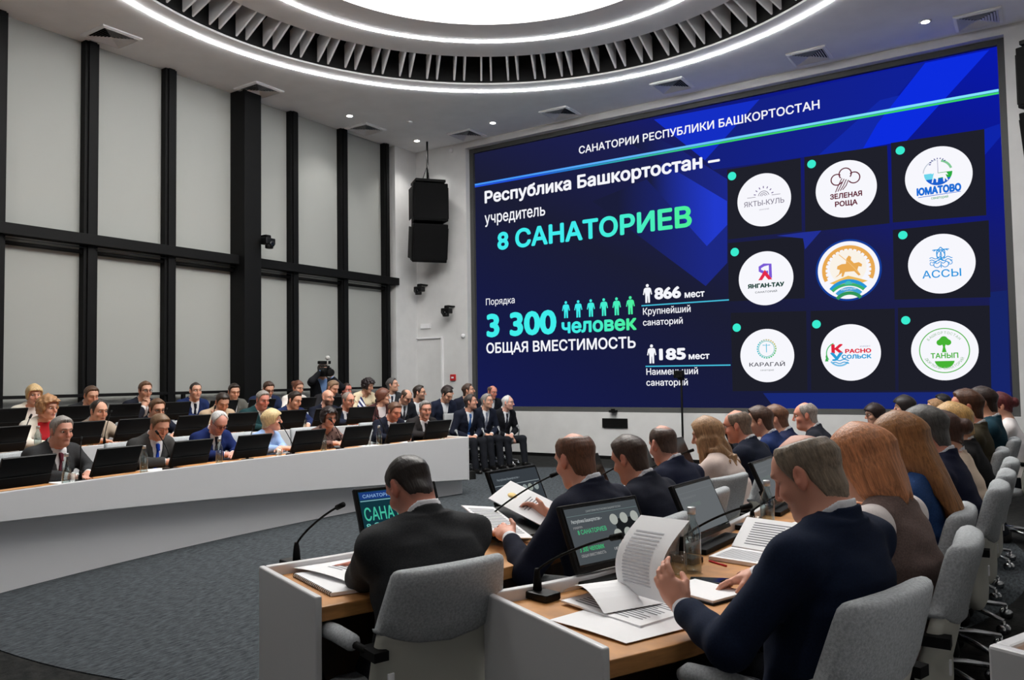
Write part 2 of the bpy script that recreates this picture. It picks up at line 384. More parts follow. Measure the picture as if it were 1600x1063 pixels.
# hanging line array speakers
def array(loc, az, lab, n=2, rod=True):
    t = thing('hanging_speaker', lab, 'speaker', loc, az)
    z = 0; y = 0; a = 0
    for k in range(n):
        h = .8
        M = Matrix.Translation((0, y, z)) @ Matrix.Rotation(R(-a), 4, 'X')
        mb = MB(); mb.prism([(-.36, .2), (.36, .2), (.30, -.32), (-.30, -.32)], -h, -.02, M=M)
        c = mb.build('speaker_cabinet', M_blackm, t, bevel=.015)
        mb = MB(); mb.box((0, .205, -h / 2), (.66, .012, h - .08), M=None); mb.v = [tuple(M @ Vector(p)) for p in mb.v]
        mb.build('speaker_grille', M_blackm, c)
        for x0_, x1_ in ((-.375, -.365), (.365, .375)):
            mb = MB(); mb.prism([(x0_, .17), (x0_, -.2), (x1_, -.2), (x1_, .17)], -h + .06, -.1, M=M); mb.build('side_plate', M_black, c)
        q = M @ Vector((0, .0, -h)); z = q.z; y = q.y; a += 13
    mb = MB(); mb.box((0, -.05, .03), (.62, .5, .05)); mb.build('fly_frame', M_black, t)
    if rod:
        mb = MB(); mb.cyl((0, -.1, .05), (0, -.1, HC - loc[2]), .02); mb.cyl((.0, .05, .05), (0, -.08, .45), .008); mb.cyl((.12, -.1, .05), (0, -.1, .42), .008); mb.build('hanging_rod', M_black, t)
array((-10.3, 12.65, 5.5), 128, 'black two cabinet line array speaker hanging from the ceiling left of the LED screen')
array((.30, 12.0, 5.62), 200, 'black hanging speaker cut by the right edge of the photo')
# ---------------------------------------------------------------- LED screen and its slide
led = thing('led_screen', 'huge blue LED video wall showing a slide with white text and nine round logos', 'screen', (SX0, YS + .2, SZ0))
SW, SH = SX1 - SX0, SZ1 - SZ0
def emat(name, c, e=1.0, c2=None, axis=0, lo=0, hi=1):
    key = (name, tuple(c), c2, lo, hi)
    if key in MATS: return MATS[key]
    m = bpy.data.materials.new(name); m.use_nodes = True; nt = m.node_tree; nt.nodes.clear()
    out = nt.nodes.new('ShaderNodeOutputMaterial'); em = nt.nodes.new('ShaderNodeEmission'); em.inputs[1].default_value = e
    em.inputs[0].default_value = rgb(c); nt.links.new(em.outputs[0], out.inputs[0])
    if c2:
        tc = nt.nodes.new('ShaderNodeTexCoord'); sp = nt.nodes.new('ShaderNodeSeparateXYZ'); mr = nt.nodes.new('ShaderNodeMapRange')
        mr.inputs[1].default_value = lo; mr.inputs[2].default_value = hi
        mx = nt.nodes.new('ShaderNodeMix'); mx.data_type = 'RGBA'; mx.inputs[6].default_value = rgb(c); mx.inputs[7].default_value = rgb(c2)
        nt.links.new(tc.outputs['Object'], sp.inputs[0]); nt.links.new(sp.outputs[axis], mr.inputs[0]); nt.links.new(mr.outputs[0], mx.inputs[0]); nt.links.new(mx.outputs[2], em.inputs[0])
    MATS[key] = m; return m
# background: navy to electric blue towards the upper right (what the display shows)
m = bpy.data.materials.new('slide_background'); m.use_nodes = True; nt = m.node_tree; nt.nodes.clear()
out = nt.nodes.new('ShaderNodeOutputMaterial'); em = nt.nodes.new('ShaderNodeEmission'); nt.links.new(em.outputs[0], out.inputs[0])
tc = nt.nodes.new('ShaderNodeTexCoord'); sp = nt.nodes.new('ShaderNodeSeparateXYZ'); nt.links.new(tc.outputs['Object'], sp.inputs[0])
def mth(op, a, b):
    n_ = nt.nodes.new('ShaderNodeMath'); n_.operation = op
    for i, q in enumerate((a, b)):
        if isinstance(q, (int, float)): n_.inputs[i].default_value = q
        else: nt.links.new(q, n_.inputs[i])
    return n_.outputs[0]
f = mth('ADD', mth('MULTIPLY', sp.outputs[0], 1 / SW), mth('MULTIPLY', sp.outputs[2], .95 / SH))
rp_ = nt.nodes.new('ShaderNodeValToRGB'); nt.links.new(mth('MULTIPLY', f, .5), rp_.inputs[0])
cr = rp_.color_ramp
cr.elements[0].position = 0; cr.elements[0].color = rgb((20, 26, 82))
cr.elements[1].position = .97; cr.elements[1].color = rgb((8, 24, 170))
for p_, c_ in ((.22, (22, 26, 66)), (.42, (27, 29, 52)), (.62, (27, 30, 78)), (.78, (14, 24, 128))):
    e_ = cr.elements.new(p_); e_.color = rgb(c_)
nt.links.new(rp_.outputs[0], em.inputs[0])
MB().box((SW / 2, .025, SH / 2), (SW, .05, SH)).build('display_panel', m, led)
mb = MB()
for x0, x1, z0, z1 in ((-.09, 0, -.09, SH + .09), (SW, SW + .09, -.09, SH + .09), (0, SW, -.09, 0), (0, SW, SH, SH + .09)):
    mb.box(((x0 + x1) / 2, -.02, (z0 + z1) / 2), (x1 - x0, .1, z1 - z0))
mb.build('screen_bezel', M_bezel, led, bevel=.004)
LAY = [0.0]
def shape(name, poly, m_, parent=None, y=None):
    if y is None: LAY[0] += .0004; y = -.001 - LAY[0]
    mb_ = MB(); mb_.add([(p[0], y, p[1]) for p in poly], [tuple(range(len(poly)))])
    return mb_.build(name, m_, parent or led)
def disc(c, r, n_=48, a0=0, a1=360): return [(c[0] + r * math.cos(R(a0 + (a1 - a0) * i / n_)), c[1] + r * math.sin(R(a0 + (a1 - a0) * i / n_))) for i in range(n_ + (0 if a1 - a0 == 360 else 1))]
def stroke(pts, w):
    """flat ribbon along pts"""
    L_ = []; Rr = []
    for i, p in enumerate(pts):
        a = Vector(pts[max(i - 1, 0)]); b = Vector(pts[min(i + 1, len(pts) - 1)]); t = (b - a); t = t / max(t.length, 1e-9)
        nn = Vector((-t.y, t.x)) * w / 2; L_.append(tuple(Vector(p) + nn)); Rr.append(tuple(Vector(p) - nn))
    return L_, Rr
def line(name, pts, w, m_, parent=None, closed=False):
    LAY[0] += .0004; y = -.001 - LAY[0]
    if closed: pts = list(pts) + [pts[0], pts[1]]
    L_, Rr = stroke(pts, w); k_ = len(L_)
    mb_ = MB(); mb_.add([(p[0], y, p[1]) for p in L_ + Rr], [(i, i + 1, k_ + i + 1, k_ + i) for i in range(k_ - 1)])
    return mb_.build(name, m_, parent or led)
FONTM = {}
from mathutils.geometry import delaunay_2d_cdt
def text_geo(s, bold=0, dup=True):
    """glyph outlines filled by our own triangulation; bold letters are thickened by shifted copies"""
    k_ = (s, bold)
    if k_ in FONTM: return FONTM[k_]
    cu = bpy.data.curves.new('t', 'FONT'); cu.body = s; cu.size = 1; cu.resolution_u = 4; cu.dimensions = '2D'; cu.fill_mode = 'NONE'
    ob = bpy.data.objects.new('t', cu); col.objects.link(ob)
    bpy.context.view_layer.update()
    dg = bpy.context.evaluated_depsgraph_get(); me = bpy.data.meshes.new_from_object(ob.evaluated_get(dg))
    P_ = np.array([v.co[:2] for v in me.vertices]); E_ = np.array([e.vertices[:] for e in me.edges])
    bpy.data.objects.remove(ob); bpy.data.curves.remove(cu); bpy.data.meshes.remove(me)
    V2, _, F2, _, _, _ = delaunay_2d_cdt([Vector(p) for p in P_], [tuple(map(int, e)) for e in E_], [], 0, 1e-5)
    V2 = np.array([v[:] for v in V2]); F2 = np.array([f for f in F2]); C_ = V2[F2].mean(1)
    A_, B_ = P_[E_[:, 0]], P_[E_[:, 1]]
    up_ = (A_[None, :, 1] > C_[:, None, 1]) != (B_[None, :, 1] > C_[:, None, 1])
    dy_ = (B_[:, 1] - A_[:, 1]); dy_ = np.where(np.abs(dy_) < 1e-12, 1e-12, dy_)
    xi_ = A_[None, :, 0] + (C_[:, None, 1] - A_[None, :, 1]) / dy_[None] * (B_ - A_)[None, :, 0]
    ins = (up_ & (xi_ > C_[:, None, 0])).sum(1) % 2 == 1
    F2 = F2[ins]
    Vs, Fs = [], []
    sh_ = [(0, 0)] if not bold else [(0, 0)] + [(bold * math.cos(a_), bold * math.sin(a_)) for a_ in np.linspace(0, 2 * math.pi, 8, endpoint=False)]
    for i, (dx_, dy2) in enumerate(sh_):
        Vs.append(np.c_[V2 + (dx_, dy2), np.zeros(len(V2))]); Fs.append(F2 + i * len(V2))
    V_ = np.concatenate(Vs); F_ = [tuple(map(int, f)) for f in np.concatenate(Fs)]
    FONTM[k_] = (V_, F_); return V_, F_
def text(name, s, x0, z0, w, h, m_, bold=0, parent=None, cap='Н', shear=0, M=None):
    """baseline at (x0,z0), total width w, capital height h; one mesh per word"""
    A_, _ = text_geo(s, bold); C_, _ = text_geo(cap, bold); mn = A_[:, 0].min()
    sx = w / (A_[:, 0].max() - mn); sz = h / (C_[:, 1].max() - C_[:, 1].min()); zb_ = C_[:, 1].min()
    LAY[0] += .0004; y = -.001 - LAY[0]; words = s.split(' '); pre = ''; o_ = None
    for wd_ in words:
        V_, F_ = text_geo(wd_, bold); full = pre + wd_; FV, _ = text_geo(full, bold) if full != s else (A_, 0)
        off = FV[:, 0].max() - V_[:, 0].max(); pre = full + ' '
        P_ = [((a_ + off - mn) * sx + x0, y, (b2 - zb_) * sz + z0) for a_, b2, _ in V_]
        mb_ = MB(); mb_.add(P_, F_); o_ = mb_.build(name, m_, parent or led)
    return o_
def person_icon(x, z, h, m_):
    o_ = shape('person_icon', [(x + a * h, z + b * h) for a, b in [(-.13, 0), (-.03, 0), (-.01, .36), (.01, .36), (.03, 0), (.13, 0), (.13, .44), (.17, .6), (.2, .42), (.26, .44), (.2, .74), (.12, .8), (-.12, .8), (-.2, .74), (-.26, .44), (-.2, .42), (-.17, .6), (-.13, .44)]], m_)
    shape('icon_head', disc((x, z + .91 * h), .085 * h, 16), m_, o_)
shape('slide_chevron', [(2.73, 3.879), (4.891, 2.105), (5.283, 2.474), (5.302, 3.125), (4.932, 2.797), (3.84, 4.132)], emat('slide_blue', (26, 29, 58), 1.0, (28, 40, 132), 0, 3.26, 4.95))
shape('slide_chevron', [(3.84, 4.132), (4.932, 2.797), (5.302, 3.125), (5.316, 3.631), (4.324, 4.522)], emat('slide_blue', (26, 30, 66), 1.0, (34, 58, 205), 0, 3.92, 5.09))
shape('slide_chevron', [(3.419, 4.93), (5.322, 3.524), (5.333, 3.904), (4.509, 4.557), (3.956, 4.923)], emat('slide_blue', (25, 29, 62), 1.0, (28, 40, 140), 0, 3.63, 5.34))
shape('slide_chevron', [(4.011, 5.201), (4.939, 4.301), (5.702, 4.98), (5.915, 5.18)], emat('slide_blue', (20, 46, 196)))
shape('slide_chevron', [(4.939, 4.301), (5.079, 4.114), (6.598, 4.082), (7.271, 4.062), (8.42, 5.224), (7.598, 5.224), (5.915, 5.18)], emat('slide_blue', (22, 32, 110), 1.0, (16, 32, 150), 0, 4, 8))
shape('slide_chevron', [(7.271, 4.062), (8.113, 4.083), (9.237, 5.219), (8.404, 5.221), (7.712, 4.425)], emat('slide_blue', (12, 44, 222)))
shape('slide_chevron', [(6.826, 4.075), (7.487, 4.06), (7.712, 4.425), (8.036, 4.8), (7.759, 4.782)], emat('slide_blue', (18, 40, 168)))
shape('slide_chevron', [(9.132, 4.072), (9.325, 4.114), (9.334, 3.934), (9.118, 3.686)], emat('slide_blue', (14, 36, 170)))
shape('slide_chevron', [(5.824, 0.25), (9.314, 0.259), (9.305, 0.018), (6.013, -0.009)], emat('slide_blue', (24, 40, 116)))
shape('slide_chevron', [(9.107, 1.693), (9.324, 1.704), (9.305, 0.018), (9.067, 0.016)], emat('slide_blue', (22, 36, 104)))
shape('slide_tile', [(5.329, 4.074), (6.547, 4.074), (6.528, 2.877), (5.311, 2.871)], emat('slide_tile', (31, 32, 42)))
shape('slide_tile', [(6.605, 4.08), (7.839, 4.056), (7.831, 2.847), (6.581, 2.851)], emat('slide_tile', (31, 32, 42)))
shape('slide_tile', [(7.891, 4.085), (9.132, 4.072), (9.109, 2.81), (7.876, 2.853)], emat('slide_tile', (31, 32, 42)))
shape('slide_tile', [(5.31, 2.808), (6.557, 2.794), (6.54, 1.779), (5.289, 1.81)], emat('slide_tile', (29, 30, 40)))
shape('slide_tile', [(7.872, 2.74), (9.137, 2.735), (9.116, 1.619), (7.858, 1.669)], emat('slide_tile', (29, 30, 40)))
shape('slide_tile', [(5.32, 1.614), (6.555, 1.572), (6.534, 0.289), (5.314, 0.284)], emat('slide_tile', (29, 30, 40)))
shape('slide_tile', [(6.624, 1.568), (7.857, 1.533), (7.822, 0.283), (6.592, 0.289)], emat('slide_tile', (29, 30, 40)))
shape('slide_tile', [(7.901, 1.54), (9.099, 1.502), (9.076, 0.278), (7.866, 0.283)], emat('slide_tile', (29, 30, 40)))
shape('slide_arrow', [(6.127, 2.842), (6.559, 2.854), (6.832, 2.85), (6.569, 2.573), (6.544, 2.755)], emat('slide_blue', (34, 48, 150)))
text('slide_title', 'САНАТОРИИ РЕСПУБЛИКИ БАШКОРТОСТАН', 2.465, 4.828, 4.405, 0.146, emat('slide_white', (245, 246, 252)), 0.018, cap='Н')
line('slide_rule', [(0, 4.593999999999999), (9.33, 4.601999999999999)], .038, emat('slide_line', (70, 150, 250), 1.0, (130, 228, 250), 0, 1, 8))
line('slide_rule', [(0, 4.554), (9.33, 4.562)], .03, emat('slide_line2', (34, 84, 226), 1.0, (58, 214, 104), 0, 1.5, 5))
text('slide_text', 'Республика Башкортостан –', 0.245, 4.168, 4.962, 0.257, emat('slide_white', (245, 246, 252)), 0.034, cap='Н')
text('slide_text', 'учредитель', 0.239, 3.743, 1.452, 0.178, emat('slide_white', (245, 246, 252)), 0.012, cap='х')
text('slide_text', '8 САНАТОРИЕВ', 0.547, 3.167, 4.129, 0.383, emat('slide_mint', (64, 236, 238), 1.0, (76, 240, 150), 0, 2.47, 4.68), 0.034, cap='Н')
text('slide_text', 'Порядка', 0.242, 2.064, 0.702, 0.135, emat('slide_white', (245, 246, 252)), 0.004, cap='Н')
text('slide_text', '3 300', 0.247, 1.405, 1.653, 0.500, emat('slide_cyan', (64, 238, 236)), 0.04, cap='Н')
text('slide_text', 'человек', 2.014, 1.404, 1.567, 0.219, emat('slide_mint', (64, 236, 238), 1.0, (76, 240, 150), 0, 2.15, 3.58), 0.034, cap='х')
text('slide_text', 'ОБЩАЯ ВМЕСТИМОСТЬ', 0.237, 1.076, 3.317, 0.214, emat('slide_white', (245, 246, 252)), 0.022, cap='Н')
text('slide_text', '866', 3.941, 1.930, 0.503, 0.222, emat('slide_white', (245, 246, 252)), 0.045, cap='Н')
text('slide_text', 'мест', 4.510, 1.923, 0.362, 0.094, emat('slide_white', (245, 246, 252)), 0.03, cap='х')
text('slide_text', 'Крупнейший', 3.713, 1.670, 0.899, 0.122, emat('slide_white', (245, 246, 252)), 0.012, cap='Н')
text('slide_text', 'санаторий', 3.708, 1.473, 0.754, 0.086, emat('slide_white', (245, 246, 252)), 0.012, cap='х')
text('slide_text', '185', 4.005, 0.841, 0.500, 0.218, emat('slide_white', (245, 246, 252)), 0.045, cap='Н')
text('slide_text', 'мест', 4.555, 0.842, 0.375, 0.088, emat('slide_white', (245, 246, 252)), 0.03, cap='х')
text('slide_text', 'Наименьший', 3.752, 0.583, 0.965, 0.118, emat('slide_white', (245, 246, 252)), 0.012, cap='Н')
text('slide_text', 'санаторий', 3.747, 0.389, 0.781, 0.087, emat('slide_white', (245, 246, 252)), 0.012, cap='х')
line('slide_rule', [(3.687, 1.836), (5.299, 1.836)], .022, emat('slide_line3', (70, 190, 220)))
line('slide_rule', [(3.739, 0.737), (5.294, 0.727)], .022, emat('slide_line3', (70, 190, 220)))
person_icon(2.120, 1.698, 0.328, emat('slide_mint', (64, 236, 238), 1.0, (76, 240, 150), 0, 2.44, 3.62))
person_icon(2.389, 1.695, 0.332, emat('slide_mint', (64, 236, 238), 1.0, (76, 240, 150), 0, 2.44, 3.62))
person_icon(2.658, 1.694, 0.332, emat('slide_mint', (64, 236, 238), 1.0, (76, 240, 150), 0, 2.44, 3.62))
person_icon(2.931, 1.695, 0.331, emat('slide_mint', (64, 236, 238), 1.0, (76, 240, 150), 0, 2.44, 3.62))
person_icon(3.194, 1.692, 0.333, emat('slide_mint', (64, 236, 238), 1.0, (76, 240, 150), 0, 2.44, 3.62))
person_icon(3.471, 1.693, 0.336, emat('slide_mint', (64, 236, 238), 1.0, (76, 240, 150), 0, 2.44, 3.62))
person_icon(3.813, 1.882, 0.342, emat('slide_white', (245, 246, 252)))
person_icon(3.866, 0.788, 0.343, emat('slide_white', (245, 246, 252)))
logo_lake = (5.939, 3.466, 0.443)
logo_grove = (7.223, 3.464, 0.453)
logo_horse = (8.517, 3.466, 0.446)
logo_yangan = (5.934, 2.151, 0.448)
logo_crest = (7.218, 2.175, 0.454)
logo_lotus = (8.511, 2.155, 0.442)
logo_pine = (5.921, 0.870, 0.439)
logo_red = (7.212, 0.881, 0.440)
logo_tanyp = (8.506, 0.870, 0.438)
shape('slide_dot', disc((5.415, 3.946), 0.072, 24), emat('slide_dot', (58, 236, 208)))
shape('slide_dot', disc((6.719, 3.943), 0.068, 24), emat('slide_dot', (58, 236, 208)))
shape('slide_dot', disc((8.020, 3.943), 0.064, 24), emat('slide_dot', (58, 236, 208)))
shape('slide_dot', disc((5.424, 2.641), 0.072, 24), emat('slide_dot', (58, 236, 208)))
shape('slide_dot', disc((8.010, 2.641), 0.064, 24), emat('slide_dot', (58, 236, 208)))
shape('slide_dot', disc((5.421, 1.356), 0.070, 24), emat('slide_dot', (58, 236, 208)))
shape('slide_dot', disc((6.711, 1.349), 0.067, 24), emat('slide_dot', (58, 236, 208)))
shape('slide_dot', disc((8.004, 1.344), 0.063, 24), emat('slide_dot', (58, 236, 208)))

# ---- round logos
LW = emat('logo_white', (247, 247, 253))
def base(lg, name):
    return shape(name, disc(lg[:2], lg[2], 64), LW)
def tx(t, lg, x, z, w, h, c, bold=0, par=None, cap='Н', shear=0):
    """x,z = centre offset of the line of text, in disc radii"""
    r = lg[2]; return text('logo_text', t, lg[0] + (x - w / 2) * r, lg[1] + (z - h / 2) * r, w * r, h * r, emat('logo_ink', c), bold, par, cap, shear)
def pt(lg, pts): return [(lg[0] + a * lg[2], lg[1] + b * lg[2]) for a, b in pts]
def ar(cx, cz, r, a0, a1, n_=20): return [(cx + r * math.cos(R(a0 + (a1 - a0) * i / n_)), cz + r * math.sin(R(a0 + (a1 - a0) * i / n_))) for i in range(n_ + 1)]
def lp(lg, pts, w, c, par, cl=False): return line('logo_line', pt(lg, pts), w * lg[2], emat('logo_ink', c), par, cl)
def fp(lg, pts, c, par): return shape('logo_mark', pt(lg, pts), emat('logo_ink', c), par)
# grey half sun over two words
g = logo_lake; b_ = base(g, 'logo_disc'); gr = (128, 122, 140)
tx('ЯКТЫ-КУЛЬ', g, 0, -.1, 1.5, .2, gr, .01, b_); tx('САНАТОРИЙ', g, 0, -.36, .36, .05, gr, 0, b_)
for a in range(15, 180, 25): lp(g, [(.3 * math.cos(R(a)), .14 + .3 * math.sin(R(a))), (.38 * math.cos(R(a)), .14 + .38 * math.sin(R(a)))], .035, (120, 104, 150), b_)
for r_ in (.2, .13, .07): lp(g, ar(0, .13, r_, 10, 170), .022, gr, b_)
lp(g, [(-.62, .14), (-.3, .14)], .018, gr, b_); lp(g, [(.3, .14), (.62, .14)], .018, gr, b_)
# maroon clover tree
g = logo_grove; b_ = base(g, 'logo_disc'); c_ = (98, 34, 52)
lp(g, ar(0, .53, .2, -40, 220) , .04, c_, b_); lp(g, ar(-.28, .36, .19, 50, 330), .04, c_, b_); lp(g, ar(.28, .36, .19, -150, 130), .04, c_, b_)
for k in range(4): lp(g, [(.10 - .07 * k, .3 + .03 * k), (.02 - .09 * k, .12), (-.10 - .08 * k, -.02 - .02 * k)], .03, c_, b_)
tx('ЗЕЛЕНАЯ', g, 0, -.22, 1.05, .19, c_, .04, b_); tx('РОЩА', g, 0, -.5, .74, .19, c_, .04, b_)
# blue and green round badge with white horse
g = logo_horse; b_ = base(g, 'logo_disc'); u_ = (28, 110, 214)
fp(g, [(0, .12)] + ar(0, .12, .42, 180, 270), (110, 214, 236), b_); fp(g, [(0, .12)] + ar(0, .12, .42, 270, 360), (44, 172, 66), b_)
fp(g, ar(0, .12, .42, 208, 332), (28, 96, 206), b_)
lp(g, ar(0, .12, .44, 95, 175), .03, (190, 200, 214), b_); lp(g, ar(0, .12, .40, 15, 75), .07, (130, 200, 150), b_)
for a in range(25, 180, 22): lp(g, [(.2 * math.cos(R(a)), .42 + .16 * math.sin(R(a))), (.26 * math.cos(R(a)), .42 + .2 * math.sin(R(a)))], .03, (60, 60, 140), b_)
lp(g, [(0, .1), (0, .56)], .012, (90, 90, 160), b_)
fp(g, [(-.2, -.2), (-.16, -.2), (-.13, -.04), (-.06, -.1), (-.06, -.2), (-.02, -.2), (0, -.06), (.14, -.05), (.15, -.2), (.19, -.2), (.2, -.08), (.26, -.18), (.29, -.16), (.22, .04), (.3, .0), (.25, .1), (.1, .1), (0, .1), (-.06, .2), (-.12, .22), (-.2, .13), (-.18, .09), (-.12, .12)], (247, 247, 253), b_)
tx('ЮМАТОВО', g, 0, -.45, 1.32, .27, u_, .07, b_); tx('санаторий', g, .02, -.72, .5, .07, (40, 160, 100), .01, b_, 'х')
lp(g, [(-.62, -.64), (.64, -.6)], .02, u_, b_)
# red and violet letter emblem
g = logo_yangan; b_ = base(g, 'logo_disc')
lp(g, [(.18, .0), (.18, .5), (-.05, .5), (-.2, .42), (-.2, .3), (-.06, .22), (.1, .22)], .11, (124, 92, 214), b_)
fp(g, [(-.27, -.06), (-.02, .32), (.24, -.06), (.1, -.06), (-.02, .1), (-.13, -.06)], (226, 44, 76), b_)
tx('ЯНГАН-ТАУ', g, 0, -.26, 1.34, .17, (22, 66, 56), .06, b_); tx('САНАТОРИЙ', g, 0, -.5, .8, .07, (60, 70, 80), .01, b_)
# golden crest with rider and ribbon
g = logo_crest
shape('logo_halo', disc(g[:2], g[2] * 1.07, 64), emat('logo_halo', (20, 60, 150)))
b_ = base(g, 'logo_disc'); au = (232, 170, 84)
lp(g, ar(0, 0, .8, -25, 205, 40), .12, au, b_)
for a in range(-20, 205, 12): fp(g, ar(0, 0, .76, a - 3, a + 3, 2) + [(.66 * math.cos(R(a)), .66 * math.sin(R(a)))], au, b_)
fp(g, ar(0, .1, .6, 0, 360, 32)[:-1], (250, 243, 232), b_)
fp(g, [(-.42, -.22), (-.3, -.12), (-.26, .02), (-.36, .06), (-.34, .16), (-.2, .22), (-.06, .22), (-.04, .4), (.04, .5), (.12, .44), (.1, .34), (.2, .22), (.36, .24), (.46, .16), (.44, .08), (.34, .1), (.3, -.02), (.4, -.2), (.33, -.22), (.2, -.06), (-.1, -.06), (-.16, -.22), (-.22, -.22), (-.2, -.08), (-.36, -.2)], au, b_)
lp(g, [(-.28, .56), (.05, .24), (.34, -.12)], .025, (240, 190, 120), b_)
fp(g, [(-.62, -.42), (-.3, -.3), (0, -.2), (.3, -.3), (.62, -.42), (.3, -.52), (-.3, -.52)], (236, 186, 92), b_)
lp(g, ar(-.02, -1.1, .72, 38, 142), .12, (38, 150, 214), b_); lp(g, ar(-.02, -1.24, .74, 46, 134), .1, (60, 176, 110), b_)
lp(g, ar(0, -1.16, .5, 40, 140), .14, (64, 160, 214), b_); tx('БАШКОРТОСТАН', g, 0, -.66, .5, .06, (240, 244, 250), .01, b_)
lp(g, ar(0, -1.3, .5, 40, 140), .12, (50, 150, 90), b_); fp(g, ar(0, -.5, .12, 0, 180, 10), (70, 190, 180), b_)
# blue lotus
g = logo_lotus; b_ = base(g, 'logo_disc'); c_ = (36, 150, 222)
for cx_, a0, a1 in ((-.14, -35, 130), (.14, 50, 215), (-.3, -60, 110), (.3, 70, 240)): lp(g, ar(cx_ * .6, .28, .2, a0, a1), .028, c_, b_)
lp(g, [(0, .56), (-.12, .42), (-.12, .26), (0, .14), (.12, .26), (.12, .42), (0, .56)], .03, c_, b_)
for z_, w_ in ((.2, .34), (.12, .34), (.04, .26)): lp(g, [(-w_ + 2 * w_ * i / 16, z_ + .03 * math.sin(i * 1.1)) for i in range(17)], .026, c_, b_)
for s_ in (-1, 1): lp(g, ar(.12 * s_, -.02, .1, 90, 90 - 250 * s_, 14), .026, c_, b_); lp(g, ar(.27 * s_, .02, .06, 90, 90 - 250 * s_, 10), .022, c_, b_)
lp(g, [(0, .02), (0, -.14)], .03, c_, b_)
tx('АССЫ', g, 0, -.33, 1.15, .26, c_, .012, b_)
# dotted ring with palm
g = logo_pine; b_ = base(g, 'logo_disc')
for i in range(24):
    a = i * 15; tcol = (60 + int(150 * max(0, math.cos(R(a - 60)))), 190, 150 - int(60 * math.cos(R(a))))
    lp(g, ar(0, .25, .34, a - 5, a + 5, 3), .05, tcol, b_)
lp(g, ar(0, .25, .29, 0, 360, 40), .02, (70, 190, 180), b_)
for s_ in (-1, 0, 1): lp(g, [(s_ * .14, .44 - abs(s_) * .05), (0, .38), (0, .12)], .03, (90, 190, 220), b_)
tx('КАРАГАЙ', g, 0, -.33, 1.32, .15, (58, 58, 70), .012, b_, 'Н'); tx('санаторий', g, 0, -.55, .5, .05, (120, 130, 130), 0, b_, 'х')
# red and blue name
g = logo_red; b_ = base(g, 'logo_disc'); re = (222, 38, 62); bl = (44, 158, 214)
lp(g, ar(-.42, -.02, .38, 110, 215), .035, (70, 190, 110), b_); lp(g, ar(-.36, -.1, .36, 215, 320), .06, (120, 190, 230), b_)
for z_ in (-.26, -.36): lp(g, [(-.6 + .05 * i, z_ + .025 * math.sin(i)) for i in range(12)], .035, bl, b_)
fp(g, [(-.86, -.3), (-.8, -.1), (-.74, -.3)], (60, 170, 80), b_); fp(g, [(-.84, -.16), (-.8, .0), (-.76, -.16)], (60, 170, 80), b_)
tx('К', g, -.43, .14, .4, .34, re, .05, b_); tx('У', g, -.46, -.14, .44, .3, bl, .05, b_, 'У')
tx('РАСНО', g, .26, .05, .86, .15, re, .05, b_); tx('СОЛЬСК', g, .2, -.15, .98, .15, bl, .05, b_); tx('КУРОРТ', g, .5, .2, .34, .05, (150, 160, 190), .01, b_)
# green tree in a ring
g = logo_tanyp; b_ = base(g, 'logo_disc'); gn = (70, 178, 52)
lp(g, ar(0, -.0, .74, 0, 360, 60), .03, gn, b_)
fp(g, [(-.07, -.06), (-.03, .12), (-.05, .2), (.05, .2), (.03, .12), (.07, -.06)], gn, b_)
for cx_, cz_, r_ in ((-.12, .27, .1), (.12, .27, .1), (0, .36, .12), (-.06, .32, .1), (.06, .32, .1), (0, .25, .08)): fp(g, ar(cx_, cz_, r_, 0, 360, 20)[:-1], gn, b_)
tx('ТАНЫП', g, 0, -.17, .82, .18, gn, .03, b_); fp(g, ar(0, -.3, .3, 190, 350), gn, b_)
def ring_text(s_, g, r, a0, a1, h, c, par, flip=False):
    for i, ch in enumerate(s_):
        if ch == ' ': continue
        a = a0 + (a1 - a0) * i / (len(s_) - 1); q = pt(g, [(r * math.cos(R(a)), r * math.sin(R(a)))])[0]
        rot = R(a - 90 if not flip else a + 90)
        V_, F_ = text_geo(ch, .01); C_, _ = text_geo('Н', .01); k_ = h * g[2] / (C_[:, 1].max() - C_[:, 1].min())
        LAY[0] += .00002; y = -.001 - LAY[0]; mx_ = (V_[:, 0].max() + V_[:, 0].min()) / 2; mz_ = C_[:, 1].mean()
        P = [(q[0] + (a_ - mx_) * k_ * math.cos(rot) - (b2 - mz_) * k_ * math.sin(rot), y, q[1] + (a_ - mx_) * k_ * math.sin(rot) + (b2 - mz_) * k_ * math.cos(rot)) for a_, b2, _ in V_]
        mb_.add(P, F_)
for wd_, a0_, a1_, fl_ in (('БАШКОРТОСТАН', 140, 40, False), ('ДЮРТЮЛИ', 208, 256, True), ('САНАТОРИЙ', 270, 332, True)):
    mb_ = MB(); ring_text(wd_, g, .6, a0_, a1_, .085, gn, b_, fl_); mb_.build('logo_text', emat('logo_ink', (150, 190, 150)), b_)
# thin black pole with a camera head on the ledge in front of the screen
t = thing('camera_pole', 'thin black pole with small camera head standing before the screen, cutting the last caption', 'camera pole', (-5.09, YS - .25, .9))
mb = MB(); mb.cyl((0, 0, -.9), (0, 0, .55), .018); mb.build('pole', M_blackm, t); mb = MB(); mb.lathe([(.16, -.9), (.16, -.88), (.03, -.86)], n=24); mb.build('pole_base', M_blackm, t)
mb = MB(); mb.box((-.03, -.02, .62), (.16, .12, .13)); mb.box((0, -.01, .545), (.1, .1, .04)); mb.build('camera_head', M_plastic, t, bevel=.01)
